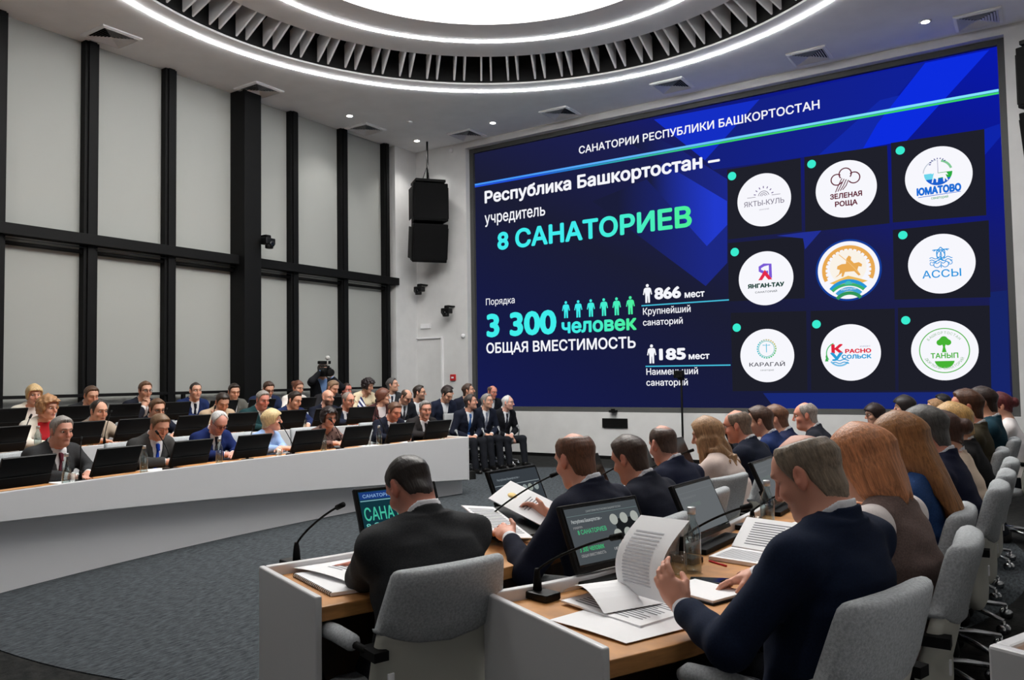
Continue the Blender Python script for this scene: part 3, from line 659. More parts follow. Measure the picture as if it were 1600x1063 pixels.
# ---------------------------------------------------------------- curved desks
DC = (3.17, 5.87)             # centre of the curved rows on the left
def pol(Rr, a): return (DC[0] + Rr * math.cos(a), DC[1] + Rr * math.sin(a))
def strip(mb, inner, outer, z0, z1, mi=0):
    """solid band between two poly-lines, z0/z1 numbers or lists"""
    n_ = len(inner); zl = z0 if isinstance(z0, list) else [z0] * n_; zh = z1 if isinstance(z1, list) else [z1] * n_
    V = [(p[0], p[1], zl[i]) for i, p in enumerate(inner)] + [(p[0], p[1], zl[i]) for i, p in enumerate(outer)] + [(p[0], p[1], zh[i]) for i, p in enumerate(inner)] + [(p[0], p[1], zh[i]) for i, p in enumerate(outer)]
    F = []
    for i in range(n_ - 1):
        a, b, c_, d_ = i, n_ + i, 2 * n_ + i, 3 * n_ + i
        F += [(a, b, b + 1, a + 1), (c_, c_ + 1, d_ + 1, d_), (a, a + 1, c_ + 1, c_), (b, d_, d_ + 1, b + 1)]
    e = n_ - 1
    F += [(0, 2 * n_, 3 * n_, n_), (e, n_ + e, 3 * n_ + e, 2 * n_ + e)]
    mb.add(V, F, mi)
def offset(pts, d_):
    out_ = []
    for i, p in enumerate(pts):
        a = Vector(pts[max(i - 1, 0)]); b = Vector(pts[min(i + 1, len(pts) - 1)]); t = (b - a).normalized()
        out_.append((p[0] - t.y * d_, p[1] + t.x * d_))
    return out_
# front row: rim curve measured at the floor plan, gentle arc
def arc3(cx_, cy_, r_, y0, y1, n_=40):
    a0 = math.asin((y0 - cy_) / r_); a1 = math.asin((y1 - cy_) / r_)
    return [(cx_ - r_ * math.cos(a0 + (a1 - a0) * i / n_), cy_ + r_ * math.sin(a0 + (a1 - a0) * i / n_)) for i in range(n_ + 1)]
front = arc3(7.5, 5.7, 14.0, 1.0, 8.40)
d1 = thing('curved_desk', 'long white curved front row desk on the left with a tapering front panel', 'desk', (0, 0, 0), group='white curved desk rows on the left')
pz = [max(.185, .538 - .0612 * (p[1] - 2.75)) for p in front]
mb = MB(); strip(mb, front, offset(front, .035), pz, .745); mb.build('front_panel', M_white, d1, bevel=.006)
pl = offset(front, .125)
mb = MB(); strip(mb, pl, offset(pl, .05), 0.0, [.66] * len(pl)); mb.build('plinth', M_white, d1)
mb = MB(); strip(mb, offset(front, .035), offset(front, .52), .66, .705); mb.build('desk_top', M_wood, d1, bevel=.004)
e0, e1 = front[-1], offset(front, .52)[-1]
mb = MB(); strip(mb, [e0, e1], [(e0[0], e0[1] + .03), (e1[0], e1[1] + .03)], .185, .745); strip(mb, [pl[-1], e1], [(pl[-1][0], pl[-1][1] + .012), (e1[0], e1[1] + .012)], 0, .185); mb.build('end_panel', M_white, d1, bevel=.006)
# tiers
def tier(r0, r1, z, name, a0=math.pi - .62, a1=math.pi + .62):
    n_ = 48; I = [pol(r0, a0 + (a1 - a0) * i / n_) for i in range(n_ + 1)]; O = [pol(r1, a0 + (a1 - a0) * i / n_) for i in range(n_ + 1)]
    mb = MB(); strip(mb, I, O, 0.0, z); mb.build(name, M_dark, kind='structure')
A_END2 = math.pi - math.asin((8.62 - DC[1]) / 11.1); A_END3 = math.pi - math.asin((9.28 - DC[1]) / 12.5)
tier(10.95, 12.25, .12, 'floor_tier_1', math.pi - .36, math.pi + .5); tier(12.25, 14.35, .24, 'floor_tier_2', math.pi - .36, math.pi + .44)
def row(r, zf, a_end, a_start, lab):
    n_ = 40; I = [pol(r, a_start + (a_end - a_start) * i / n_) for i in range(n_ + 1)]
    O = lambda d_: [pol(r + d_, a_start + (a_end - a_start) * i / n_) for i in range(n_ + 1)]
    t = thing('curved_desk', lab, 'desk', (0, 0, 0), group='white curved desk rows on the left')
    mb = MB(); strip(mb, I, O(.035), zf, zf + .78); mb.build('front_panel', M_white, t, bevel=.006)
    mb = MB(); strip(mb, O(.035), O(.6), zf + .70, zf + .742); mb.build('desk_top', M_wood, t)
    p0, p1 = I[-1], O(.6)[-1]; q = Vector((p1[1] - p0[1], -(p1[0] - p0[0]))).normalized() * .03
    if q.y < 0: q = -q
    mb = MB(); strip(mb, [p0, p1], [(p0[0] + q.x, p0[1] + q.y), (p1[0] + q.x, p1[1] + q.y)], zf, zf + .78); mb.build('end_panel', M_white, t, bevel=.006)
row(11.1, .12, A_END2, math.pi + .47, 'white curved desk of the second row on the left, one step up')
row(12.5, .24, A_END3, math.pi + .42, 'white curved desk of the third and rearmost row on the left by the windows')
# rows on the right: oval ends, straight middle
def oval(off):
    P = [(-1.58, 2.24), (-1.49, 2.42), (-1.41, 2.62), (-1.355, 2.86), (-1.325, 3.1), (-1.31, 3.4), (-1.30, 3.8), (-1.295, 4.3), (-1.295, 5.2)]
    P = P + [(x, 10.4 - y) for x, y in reversed(P[:-1])]
    if off: P = offset(P, off)
    return P
M_undr = mat('desk_dark_wood', (58, 38, 24), .5, noise=.2, nscale=6, stretch=(6, 6, 1))
def rdesk(P, lab, depth=.62):
    B = offset(P, -depth)
    t = thing('curved_desk', lab, 'desk', (0, 0, 0), group='oak topped desk rows on the right')
    mb = MB(); strip(mb, P, offset(P, -.03), .0, .785); mb.build('front_panel', M_white, t, bevel=.006)
    mb = MB(); strip(mb, offset(P, -.03), B, .695, .745); mb.build('desk_top', M_wood, t, bevel=.004)
    for (p, b_, s_) in ((P[0], B[0], 1), (P[-1], B[-1], -1)):
        q = (Vector(P[0]) - Vector(P[1])).normalized() * .025 if s_ == 1 else (Vector(P[-1]) - Vector(P[-2])).normalized() * .025
        d_ = (Vector(b_) - Vector(p)).normalized() * .012; b2 = Vector(b_) + d_
        M_ = []; 
        mb = MB(); strip(mb, [p, tuple(b2)], [(p[0] + q.x, p[1] + q.y), (b2.x + q.x, b2.y + q.y)], 0.0, .785); mb.build('end_panel', M_white, t, bevel=.007, seg=3)
    mid = offset(P, -.42)
    mb = MB(); strip(mb, mid[:-1], offset(mid, -.02)[:-1], .0, .695); mb.build('modesty_board', M_undr, t)
    return t
PB = oval(0)
PA = [(-2.56, 2.11), (-2.48, 2.32), (-2.41, 2.55), (-2.36, 2.8), (-2.335, 3.1), (-2.325, 3.5), (-2.32, 4.2), (-2.32, 5.2)]
PA = PA + [(x, 10.4 - y) for x, y in reversed(PA[:-1])]
PA2 = PA
rdesk(PA, 'white and oak front row desk on the right, beside the man in charcoal', .56)
rdesk(PB, 'white and oak second row desk on the right with large end panel in front', .66)
PCd = [(-.09, 1.74), (-.02, 1.9), (.05, 2.1), (.10, 2.4)]
t = thing('curved_desk', 'corner of a white and oak desk cut by the lower right edge of the photo', 'desk')
mb = MB(); strip(mb, PCd, offset(PCd, -.03), .0, 1.0); mb.build('front_panel', M_white, t, bevel=.006)
mb = MB(); strip(mb, offset(PCd, -.03), offset(PCd, -.6), .92, .965); mb.build('desk_top', M_wood, t)
q0 = offset(PCd, -.6)[0]
mb = MB(); strip(mb, [PCd[0], q0], [(PCd[0][0] - .01, PCd[0][1] - .025), (q0[0] - .01, q0[1] - .025)], 0, 1.0); mb.build('end_panel', M_white, t, bevel=.006)

# ---------------------------------------------------------------- office chair
def ring_rr(w, t_, y0, z, k, n_=28, e=4, tilt=0):
    """rounded-rectangle ring: half width w, half thickness t_, centre y0, bowed by k*x^2"""
    out_ = []
    for i in range(n_):
        a = 2 * math.pi * i / n_; c_, s_ = math.cos(a), math.sin(a)
        x = w * math.copysign(abs(c_) ** (2 / e), c_); y = t_ * math.copysign(abs(s_) ** (2 / e), s_)
        out_.append((x, y0 + y + k * x * x, z + tilt * y))
    return out_
def make_chair(shell=M_shell, fabric=M_fabric, tagm=True):
    t = thing('office_chair', 'x', 'chair')
    yb = lambda z: -.225 - .27 * max(0, z - .55) - .3 * max(0, z - .88) ** 2
    mb = MB(); rings = []
    for z, w, th in ((.40, .15, .02), (.42, .19, .03), (.47, .222, .034), (.55, .235, .034), (.62, .235, .033), (.66, .234, .032), (.70, .231, .031), (.76, .226, .03)):
        rings.append(ring_rr(w, th, yb(z), z, .55))
    mb.loft(rings); mb.build('back_shell', shell, t)
    mb = MB(); rings = []
    for z, w, th in ((.695, .236, .035), (.705, .239, .040), (.74, .235, .041), (.78, .229, .041), (.83, .220, .042), (.88, .211, .043), (.91, .206, .041), (.924, .200, .032), (.93, .192, .016)):
        r_ = ring_rr(w, th, yb(z), z, .55)
        if z < .72: r_ = [(x, y, zz_ + .06 * (abs(x) / .25) ** 2 * 1.0 - .02) for x, y, zz_ in r_]
        rings.append(r_)
    mb.loft(rings); mb.build('back_cover', fabric, t)
    mb = MB(); mb.loft([ring_rr(.20, .19, .03, .385, 0, 32, 4), ring_rr(.235, .225, .03, .40, 0, 32, 4), ring_rr(.245, .235, .03, .43, 0, 32, 4), ring_rr(.24, .23, .03, .455, 0, 32, 4), ring_rr(.20, .19, .03, .47, 0, 32, 4)]); mb.build('seat', fabric, t)
    for s_ in (-1, 1):
        x = .262 * s_
        mb = MB(); mb.tube([(.235 * s_, -.22, .66), (x * .97, -.2, .672), (x, -.12, .675), (x, .1, .672), (x, .155, .65), (x * .99, .18, .6), (x * .97, .16, .5), (x * .9, .1, .42), (.2 * s_, .06, .39)], .013, 8); mb.box((.235 * s_, -.23, .665), (.05, .1, .03))
        a_ = mb.build('armrest', M_black, t)
        mb = MB(); mb.tube([(x, -.15, .677), (x, -.13, .678), (x, .0, .678), (x, .13, .668), (x, .155, .655)], [.018, .028, .029, .028, .02], 12); mb.build('arm_pad', fabric, a_)
    if tagm: MB().box((-.2, -.272 , .585), (.022, .006, .04), M=None).build('name_tag', M_paper, t)
    mb = MB(); mb.cyl((0, 0, .09), (0, 0, .39), .028, 14); mb.cyl((0, 0, .36), (0, 0, .395), .09, 14); mb.build('gas_lift', M_chrome, t)
    for k in range(5):
        a = R(72 * k + 18); c_, s_ = math.cos(a), math.sin(a)
        mb = MB(); mb.tube([(c_ * .02, s_ * .02, .115), (c_ * .16, s_ * .16, .1), (c_ * .31, s_ * .31, .075)], [.02, .016, .012], 8); l_ = mb.build('base_leg', M_chrome, t)
        mb = MB()
        for e in (-1, 1): mb.cyl((c_ * .31 - s_ * .012 * e, s_ * .31 + c_ * .012 * e, .028), (c_ * .31 - s_ * .026 * e, s_ * .31 + c_ * .026 * e, .028), .028, 12)
        mb.cyl((c_ * .31, s_ * .31, .028), (c_ * .31, s_ * .31, .075), .01, 8); mb.build('caster', M_chrome, l_)
    return t
CHAIR = make_chair(); CHAIR_USED = [False]
CHAIR2 = make_chair(mat('chair_mesh', (40, 42, 44), .8), mat('chair_pale', (150, 152, 154), .9), False); CHAIR2_USED = [False]
for ch in CHAIR2.children:
    if ch.name.startswith('armrest'): ch.data.materials[0] = M_alu
def chair(x, y, z, az, lab, group, second=False):
    base_, used = (CHAIR2, CHAIR2_USED) if second else (CHAIR, CHAIR_USED)
    o = copy_tree(base_) if used[0] else base_
    used[0] = True; o.location = (x, y, z); o.rotation_euler = (0, 0, -R(az)); tag(o, lab, 'chair', group); return o

# ---------------------------------------------------------------- desk monitor (screen faces local +Y = the sitter)
def make_monitor():
    t = thing('desk_monitor', 'x', 'monitor')
    M_ = Matrix.Translation((0, 0, .03)) @ Matrix.Rotation(R(24), 4, 'X')
    def bx(c_, d_):
        mb = MB(); mb.box((0, 0, 0), d_); mb.v = [tuple(M_ @ (Vector(v) + Vector(c_))) for v in mb.v]; return mb
    bx((0, 0, .145), (.415, .020, .25)).build('monitor_case', M_plastic, t, bevel=.004)
    bx((0, -.015, .07), (.405, .014, .085)).build('rear_cover', M_black, t, bevel=.004)
    bx((0, .0112, .15), (.388, .002, .222)).build('monitor_screen', M_screen, t)
    MB().box((0, .01, .012), (.41, .08, .024)).build('hinge_box', M_black, t, bevel=.004)
    return t
MON = make_monitor(); MON_USED = [False]
def monitor(x, y, z, az, lab, group):
    o = copy_tree(MON) if MON_USED[0] else MON
    MON_USED[0] = True; o.location = (x, y, z); o.rotation_euler = (0, 0, -R(az)); tag(o, lab, 'monitor', group); return o
# gooseneck microphone, base at origin, capsule towards local (dx, dy)
def make_mic(tip, big=True):
    t = thing('gooseneck_microphone', 'x', 'microphone')
    MB().box((0, .0, .014), (.075, .15, .026)).build('mic_base', M_plastic, t, bevel=.005)
    mb = MB(); mb.lathe([(.016, .026), (.014, .06), (.011, .085), (.008, .1)], n=14)
    tx_, ty_, tz_ = tip; P = []
    for i in range(13):
        f_ = i / 12; P.append((tx_ * f_ ** 1.22, ty_ * f_ ** 1.22, .09 + (tz_ - .09) * (1 - (1 - f_) ** 1.12)))
    mb.tube(P, .0045, 8); mb.build('gooseneck', M_blackm, t)
    a = Vector(P[-2]); b = Vector(P[-1]); d_ = (b - a).normalized()
    mb = MB(); mb.cyl(b - d_ * .015, b + d_ * .03, .0105, 12); mb.build('mic_capsule', M_blackm, t)
    return t
MIC = make_mic((0, .17, .34)); MIC_USED = [False]
def mic(x, y, z, az, lab, group):
    o = copy_tree(MIC) if MIC_USED[0] else MIC
    MIC_USED[0] = True; o.location = (x, y, z); o.rotation_euler = (0, 0, -R(az)); tag(o, lab, 'microphone', group); return o
def make_bottle():
    t = thing('water_bottle', 'x', 'bottle')
    mb = MB(); mb.lathe([(.028, .0), (.033, .006), (.033, .15), (.031, .165), (.018, .195), (.0145, .205), (.0145, .228), (.0130, .228), (.0130, .205), (.0165, .195), (.0295, .165), (.0315, .15), (.0315, .008), (.0005, .006)], n=28, cap=False); mb.build('glass_body', M_glass, t)
    MB().lathe([(.029, .0085), (.0308, .010), (.0308, .135)], n=24).build('water', M_water, t)
    MB().lathe([(.0165, .222), (.0168, .246), (.015, .249)], n=24).build('bottle_cap', M_cap, t)
    return t
BOT = make_bottle(); BOT_USED = [False]
def bottle(x, y, z, lab, group, s=1):
    o = copy_tree(BOT) if BOT_USED[0] else BOT
    BOT_USED[0] = True; o.location = (x, y, z); o.scale = (s, s, s); tag(o, lab, 'bottle', group); return o
def make_tumbler():
    t = thing('drinking_glass', 'x', 'glass')
    MB().lathe([(.027, 0), (.031, .004), (.034, .088), (.0325, .088), (.0295, .01), (.001, .008)], n=28, cap=False).build('glass_wall', M_glass, t)
    return t
TUM = make_tumbler(); TUM_USED = [False]
def tumbler(x, y, z, lab, group):
    o = copy_tree(TUM) if TUM_USED[0] else TUM
    TUM_USED[0] = True; o.location = (x, y, z); tag(o, lab, 'glass', group); return o
# ---------------------------------------------------------------- figures: signed-distance bodies meshed by surface nets
V3 = lambda *a: np.array(a, float)
def smin(a, b, k):
    h = np.clip(.5 + .5 * (b - a) / k, 0, 1); return b * (1 - h) + a * h - k * h * (1 - h)
def smax(a, b, k): return -smin(-a, -b, k)
def d_cap(P, a, b, ra, rb):
    ab = b - a; t = np.clip(((P - a) @ ab) / max(ab @ ab, 1e-9), 0, 1)
    return np.linalg.norm(P - a - t[:, None] * ab, axis=1) - (ra + (rb - ra) * t)
def d_ell(P, c, r, M=None):
    q = P - c
    if M is not None: q = q @ M
    r = np.asarray(r, float); k0 = np.linalg.norm(q / r, axis=1); k1 = np.linalg.norm(q / (r * r), axis=1)
    return k0 * (k0 - 1) / np.maximum(k1, 1e-9)
def d_stack(q, T, e=2.3, infl=0.0):
    """T rows: z, half width, y centre, half depth"""
    T = np.asarray(T, float); z = q[:, 2]; zc = np.clip(z, T[0, 0], T[-1, 0])
    a = np.interp(zc, T[:, 0], T[:, 1]) + infl; c = np.interp(zc, T[:, 0], T[:, 2]); b = np.interp(zc, T[:, 0], T[:, 3]) + infl
    k = (np.abs(q[:, 0] / a) ** e + np.abs((q[:, 1] - c) / b) ** e) ** (1 / e)
    d = (k - 1) * np.minimum(a, b); dz = np.abs(z - zc)
    dz = np.maximum(dz - infl * .6, 0)
    return np.where(dz > 0, np.sqrt(np.maximum(d, 0) ** 2 + dz ** 2), d)
class Field:
    def __init__(s): s.ops = []
    def add(s, fn, c=None, r=None, k=.02, mode='u'): s.ops.append((fn, None if c is None else np.asarray(c, float), r, k, mode)); return s
    def cap(s, a, b, ra, rb=None, k=.02, mode='u'):
        rb = ra if rb is None else rb; a = np.asarray(a, float); b = np.asarray(b, float)
        return s.add(lambda P: d_cap(P, a, b, ra, rb), (a + b) / 2, np.linalg.norm(b - a) / 2 + max(ra, rb), k, mode)
    def ell(s, c, r, M=None, k=.02, mode='u'):
        c = np.asarray(c, float); return s.add(lambda P: d_ell(P, c, r, M), c, max(r), k, mode)
    def __call__(s, P):
        d = np.full(len(P), .35)
        for fn, c, r, k, mode in s.ops:
            if c is None: m = slice(None); Q = P
            else:
                m = np.nonzero(((P - c) ** 2).sum(1) < (r + k + .075) ** 2)[0]
                if len(m) == 0: continue
                Q = P[m]
            v = fn(Q)
            if mode == 'u': d[m] = smin(d[m], v, k)
            elif mode == 's': d[m] = smax(d[m], -v, k)
            elif mode == 'i': d[m] = smax(d[m], v, k)
            elif mode == 'd': d[m] = d[m] + v
        return d
def polygonize(F, lo, hi, h):
    lo = np.asarray(lo, float); hi = np.asarray(hi, float); B = 8
    nb = np.maximum(1, np.ceil((hi - lo) / (h * B)).astype(int)); n = nb * B + 1
    D = np.full(tuple(n), .2, np.float32)
    g = np.stack(np.meshgrid(*[np.arange(k) for k in nb], indexing='ij'), -1).reshape(-1, 3)
    cen = lo + (g * B + B / 2) * h
    dc = F(cen); act = g[np.abs(dc) < B * h * 1.75]
    neg = g[(dc < 0)]
    for b in neg: D[b[0]*B:b[0]*B+B+1, b[1]*B:b[1]*B+B+1, b[2]*B:b[2]*B+B+1] = -.2
    if len(act) == 0: return np.zeros((0, 3)), np.zeros((0, 4), int)
    o = np.stack(np.meshgrid(*[np.arange(B + 1)] * 3, indexing='ij'), -1).reshape(-1, 3)
    I = (act[:, None, :] * B + o[None]).reshape(-1, 3)
    key = (I[:, 0] * n[1] + I[:, 1]) * n[2] + I[:, 2]
    key = np.unique(key); iz = key % n[2]; iy = (key // n[2]) % n[1]; ix = key // (n[1] * n[2])
    P = lo + np.c_[ix, iy, iz] * h
    D.reshape(-1)[key] = F(P)
    for ax in range(3):                                   # close at the box border
        for e in (0, -1):
            sl = [slice(None)] * 3; sl[ax] = e; D[tuple(sl)] = np.maximum(D[tuple(sl)], 1e-4)
    S_ = D < 0
    c = lambda i, j, k: (slice(i, D.shape[0] - 1 + i), slice(j, D.shape[1] - 1 + j), slice(k, D.shape[2] - 1 + k))
    cnt = sum(S_[c(i, j, k)].astype(np.int8) for i in (0, 1) for j in (0, 1) for k in (0, 1))
    cells = np.argwhere((cnt > 0) & (cnt < 8))
    if len(cells) == 0: return np.zeros((0, 3)), np.zeros((0, 4), int)
    vid = np.full(cnt.shape, -1, np.int64); vid[tuple(cells.T)] = np.arange(len(cells))
    acc = np.zeros((len(cells), 3)); num = np.zeros(len(cells))
    cor = [(i, j, k) for i in (0, 1) for j in (0, 1) for k in (0, 1)]
    val = {q: D[cells[:, 0] + q[0], cells[:, 1] + q[1], cells[:, 2] + q[2]].astype(float) for q in cor}
    for q in cor:
        for ax in range(3):
            if q[ax]: continue
            p = list(q); p[ax] = 1; p = tuple(p); a, b = val[q], val[p]
            m = (a < 0) != (b < 0); t = np.where(m, a / np.where(m, a - b, 1), 0)
            pos = np.tile(np.array(q, float), (len(cells), 1)); pos[:, ax] += t
            acc[m] += pos[m]; num[m] += 1
    V = lo + (cells + acc / num[:, None]) * h
    quads = []
    for ax in range(3):
        u, w = [(1, 2), (2, 0), (0, 1)][ax]
        s0 = [slice(1, -1)] * 3; s0[ax] = slice(0, -1); s1 = [slice(1, -1)] * 3; s1[ax] = slice(1, None)
        a = S_[tuple(s0)]; b = S_[tuple(s1)]
        e = np.argwhere(a != b)
        if len(e) == 0: continue
        off = np.array([1, 1, 1]); off[ax] = 0; fl = a[tuple(e.T)]; e = e + off
        eu = np.zeros(3, int); eu[u] = 1; ew = np.zeros(3, int); ew[w] = 1
        q = np.stack([vid[tuple((e - eu - ew).T)], vid[tuple((e - ew).T)], vid[tuple(e.T)], vid[tuple((e - eu).T)]], 1)
        q[~fl] = q[~fl][:, ::-1]; quads.append(q)
    return V, np.concatenate(quads)

# skin with a painted tint (lips, brows, stubble)
M_skin = bpy.data.materials.new('skin'); M_skin.use_nodes = True
_nt = M_skin.node_tree; _b = _nt.nodes['Principled BSDF']; _a = _nt.nodes.new('ShaderNodeAttribute'); _a.attribute_name = 'tint'
_nt.links.new(_a.outputs['Color'], _b.inputs['Base Color']); _b.inputs['Roughness'].default_value = .5; _b.inputs['Specular IOR Level'].default_value = .35
_b.inputs['Subsurface Weight'].default_value = .08; _b.inputs['Subsurface Radius'].default_value = (.012, .005, .003)
def cloth(c, pattern=None, c2=None):
    if pattern is None: return mat('cloth', c, .9, spec=.2, noise=.10 if max(c) < 120 else .025, nscale=180, bump=.10, bscale=900)
    key = ('pat', pattern, tuple(c))
    if key in MATS: return MATS[key]
    m_ = mat('cloth_pattern_' + pattern, c, .9, spec=.2).copy(); nt_ = m_.node_tree; b_ = nt_.nodes['Principled BSDF']
    tc_ = nt_.nodes.new('ShaderNodeTexCoord')
    if pattern == 'print':
        n_ = nt_.nodes.new('ShaderNodeTexVoronoi'); n_.inputs['Scale'].default_value = 26; o_ = n_.outputs['Distance']
        lo_, hi_ = .3, .42
    elif pattern == 'stripe':
        n_ = nt_.nodes.new('ShaderNodeTexWave'); n_.inputs['Scale'].default_value = 7; n_.inputs['Distortion'].default_value = .2; n_.bands_direction = 'DIAGONAL'; o_ = n_.outputs['Fac']; lo_, hi_ = .45, .55
    else:
        n_ = nt_.nodes.new('ShaderNodeTexVoronoi'); n_.inputs['Scale'].default_value = 14; o_ = n_.outputs['Distance']; lo_, hi_ = .22, .3
    r_ = nt_.nodes.new('ShaderNodeValToRGB'); r_.color_ramp.elements[0].position = lo_; r_.color_ramp.elements[1].position = hi_
    r_.color_ramp.elements[0].color = rgb(c2); r_.color_ramp.elements[1].color = rgb(c)
    nt_.links.new(tc_.outputs['Object'], n_.inputs['Vector']); nt_.links.new(o_, r_.inputs[0]); nt_.links.new(r_.outputs[0], b_.inputs['Base Color'])
    MATS[key] = m_; return m_
def hairmat(c, sc=1.0):
    key = ('hair', tuple(c), sc)
    if key in MATS: return MATS[key]
    m_ = mat('hair', c, .42, spec=.4, noise=.36, nscale=1, stretch=(130 * sc, 130 * sc, 8 * sc), bump=.22, bscale=1).copy(); MATS[key] = m_; return m_
M_eyew = mat('eye_white', (226, 222, 216), .2); M_iris = mat('eye_iris', (44, 34, 28), .15)
M_lens = thin_glass('spectacle_lens', (246, 248, 250), .02)

HEADT = [(-.118, .020, .050, .020), (-.108, .036, .046, .040), (-.09, .048, .034, .056), (-.06, .057, .018, .070), (-.03, .063, .005, .081), (0, .067, -.003, .089),
         (0.0300, 0.0705, -0.0020, 0.0980), (0.0500, 0.0690, -0.0020, 0.0920), (0.0680, 0.0630, -0.0010, 0.0820), (0.0830, 0.0535, -0.0005, 0.0685), (0.0950, 0.0420, -0.0010, 0.0530), (0.1040, 0.0300, -0.0020, 0.0370), (0.1100, 0.0190, -0.0030, 0.0230), (0.1135, 0.0110, -0.0045, 0.0115), (0.1150, 0.0040, -0.0055, 0.0035)]
def rot(ax, a):
    c_, s_ = math.cos(a), math.sin(a)
    return np.array([[1, 0, 0], [0, c_, -s_], [0, s_, c_]]) if ax == 'x' else (np.array([[c_, -s_, 0], [s_, c_, 0], [0, 0, 1]]) if ax == 'z' else np.array([[c_, 0, s_], [0, 1, 0], [-s_, 0, c_]]))
def hair_field(style, bald, seed, neck):
    """SDF in head coordinates (metres, unscaled)"""
    rs = np.random.RandomState(seed); ph = rs.uniform(0, 6.28, 8)
    F = Field()
    LOW = {'short': [(0, .082), (35, .078), (52, .055), (64, .012), (76, -.028), (86, -.03), (92, .012), (108, -.012), (128, -.085), (180, -.108)],
           'recede': [(0, .104), (28, .105), (45, .085), (60, .03), (74, -.022), (86, -.028), (92, .012), (108, -.012), (128, -.08), (180, -.104)],
           'crop': [(0, .084), (35, .08), (52, .056), (64, .014), (80, -.01), (92, .014), (110, 0), (132, -.065), (180, -.085)]}
    low = np.array(LOW.get(style, LOW['short']), float)
    th_base = {'short': .011, 'recede': .009, 'crop': .005, 'bob': .024, 'long': .02, 'curly': .034, 'updo': .014, 'shortw': .028, 'bun': .016, 'wavy': .024}[style]
    def noise(q, f=1.0, a=1.0):
        return a * (np.sin(q[:, 0] * 62 * f + ph[0] + 2 * np.sin(q[:, 2] * 31 * f + ph[1])) * np.sin(q[:, 1] * 57 * f + ph[2]) + .6 * np.sin(q[:, 2] * 83 * f + ph[3] + q[:, 0] * 40 * f))
    def cap_(q):
        th = np.full(len(q), th_base); z = q[:, 2]
        ang = np.degrees(np.arctan2(np.abs(q[:, 0]), q[:, 1] + .005))
        if style in ('short', 'recede', 'crop'):
            th = th_base * np.clip(.45 + (z + .06) / .12, .35, 1.25)
            if style == 'short': th = th + .006 * np.clip((z - .05) / .05, 0, 1) * np.clip(q[:, 1] / .06, 0, 1)
            lim = np.interp(ang, low[:, 0], low[:, 1]) + .0035 * np.sin(q[:, 0] * 310 + ph[4]) * np.sin(q[:, 1] * 290 + ph[5])
            th = th * np.clip((z - lim) / .028, .10, 1)
            if bald:
                rb_ = np.sqrt((q[:, 0] / bald[1]) ** 2 + ((q[:, 1] - bald[0]) / (bald[1] * 1.25)) ** 2) + 3.5 * np.clip(.07 - z, 0, .1) / .05 * 1.0
                th = np.where(z > .03, th * np.clip((rb_ - .8) / .35, -.5, 1), th)
        else:
            if style in ('bob', 'long', 'wavy'): lim = np.interp(ang, [0, 30, 48, 60, 180], [.088, .082, .04, -.13, -.13])
            elif style == 'curly': lim = np.interp(ang, [0, 35, 55, 66, 180], [.078, .07, .03, -.055, -.085])
            elif style == 'shortw': lim = np.interp(ang, [0, 35, 52, 64, 100, 140, 180], [.066, .056, .02, -.035, -.045, -.075, -.09])
            else: lim = np.interp(ang, [0, 40, 58, 70, 180], [.084, .07, .035, -.02, -.075])
        f_ = 1 + np.maximum(th, -.006) / .086; c_ = np.array([0, -.006, .012])
        d = smin(d_stack(c_ + (q - c_) / f_[:, None], HEADT, 2.25, 0) * f_, d_cap(q, neck[0], neck[1], neck[2], neck[3]) - th, .022)
        if style == 'curly': d = d + noise(q, 1.5, .0065)
        elif style in ('bob', 'long', 'shortw', 'wavy'): d = d + noise(q * np.array([1, 1, .25]), 1.0, .0012)
        else: d = d + noise(q * np.array([1, 1, .4]), 1.7, .0009)
        return smax(d, lim - z, .003 if style in ('short', 'recede', 'crop') else .018)
    F.add(cap_, k=.001)
    if style == 'bob':
        T = [(-.165, .06, -.045, .05), (-.15, .082, -.035, .07), (-.10, .098, -.025, .085), (-.04, .098, -.018, .095), (.0, .09, -.012, .098), (.03, .07, -.012, .09), (.05, .04, -.012, .06)]
        def b_(q):
            q = q.copy(); q[:, 2] += .016 * np.sin(q[:, 0] * 90 + ph[0]) * np.clip((-.05 - q[:, 2]) / .1, 0, 1) * np.cos(q[:, 1] * 70)
            d = d_stack(q, T, 2.6) + noise(q * np.array([1, 1, .2]), .9, .003)
            return smax(d, -(np.maximum(np.abs(q[:, 0]) - .064, -(q[:, 1] - .012)) * -1) * 1.0, .012) if False else smax(d, -np.maximum(np.abs(q[:, 0]) - .06 - np.clip(.03 - q[:, 1], 0, .05) * .6, .01 - q[:, 1]), .012)
        F.add(b_, k=.015)
    if style in ('long', 'wavy'):
        L_ = -.47 if style == 'long' else -.26
        T = [(L_, .045, -.135, .014), (L_ + .04, .066, -.13, .024), (L_ * .6, .088, -.118, .034), (-.16, .1, -.085, .052), (-.08, .096, -.04, .082), (-.02, .09, -.018, .096), (.02, .076, -.012, .094), (.05, .045, -.012, .06)]
        def l_(q):
            q = q.copy(); q[:, 2] += .022 * np.sin(q[:, 0] * 120 + ph[0]) * np.clip((-.12 - q[:, 2]) / .2, 0, 1) + .010 * np.sin(q[:, 0] * 310 + ph[1]) * np.clip((-.12 - q[:, 2]) / .2, 0, 1)
            w = noise(q * np.array([1, 1, .12 if style == 'long' else .8]), 1.0, .003 if style == 'long' else .011)
            return smax(d_stack(q, T, 2.4) + w, -np.maximum(np.abs(q[:, 0]) - .062 - np.clip(.03 - q[:, 1], 0, .06) * .5, -.0 - q[:, 1]), .012)
        F.add(l_, k=.015)
        if style == 'wavy':
            for sx_ in (-1, 1): F.cap((.075 * sx_, .03, -.05), (.085 * sx_, .05, -.2), .028, .022, .03)
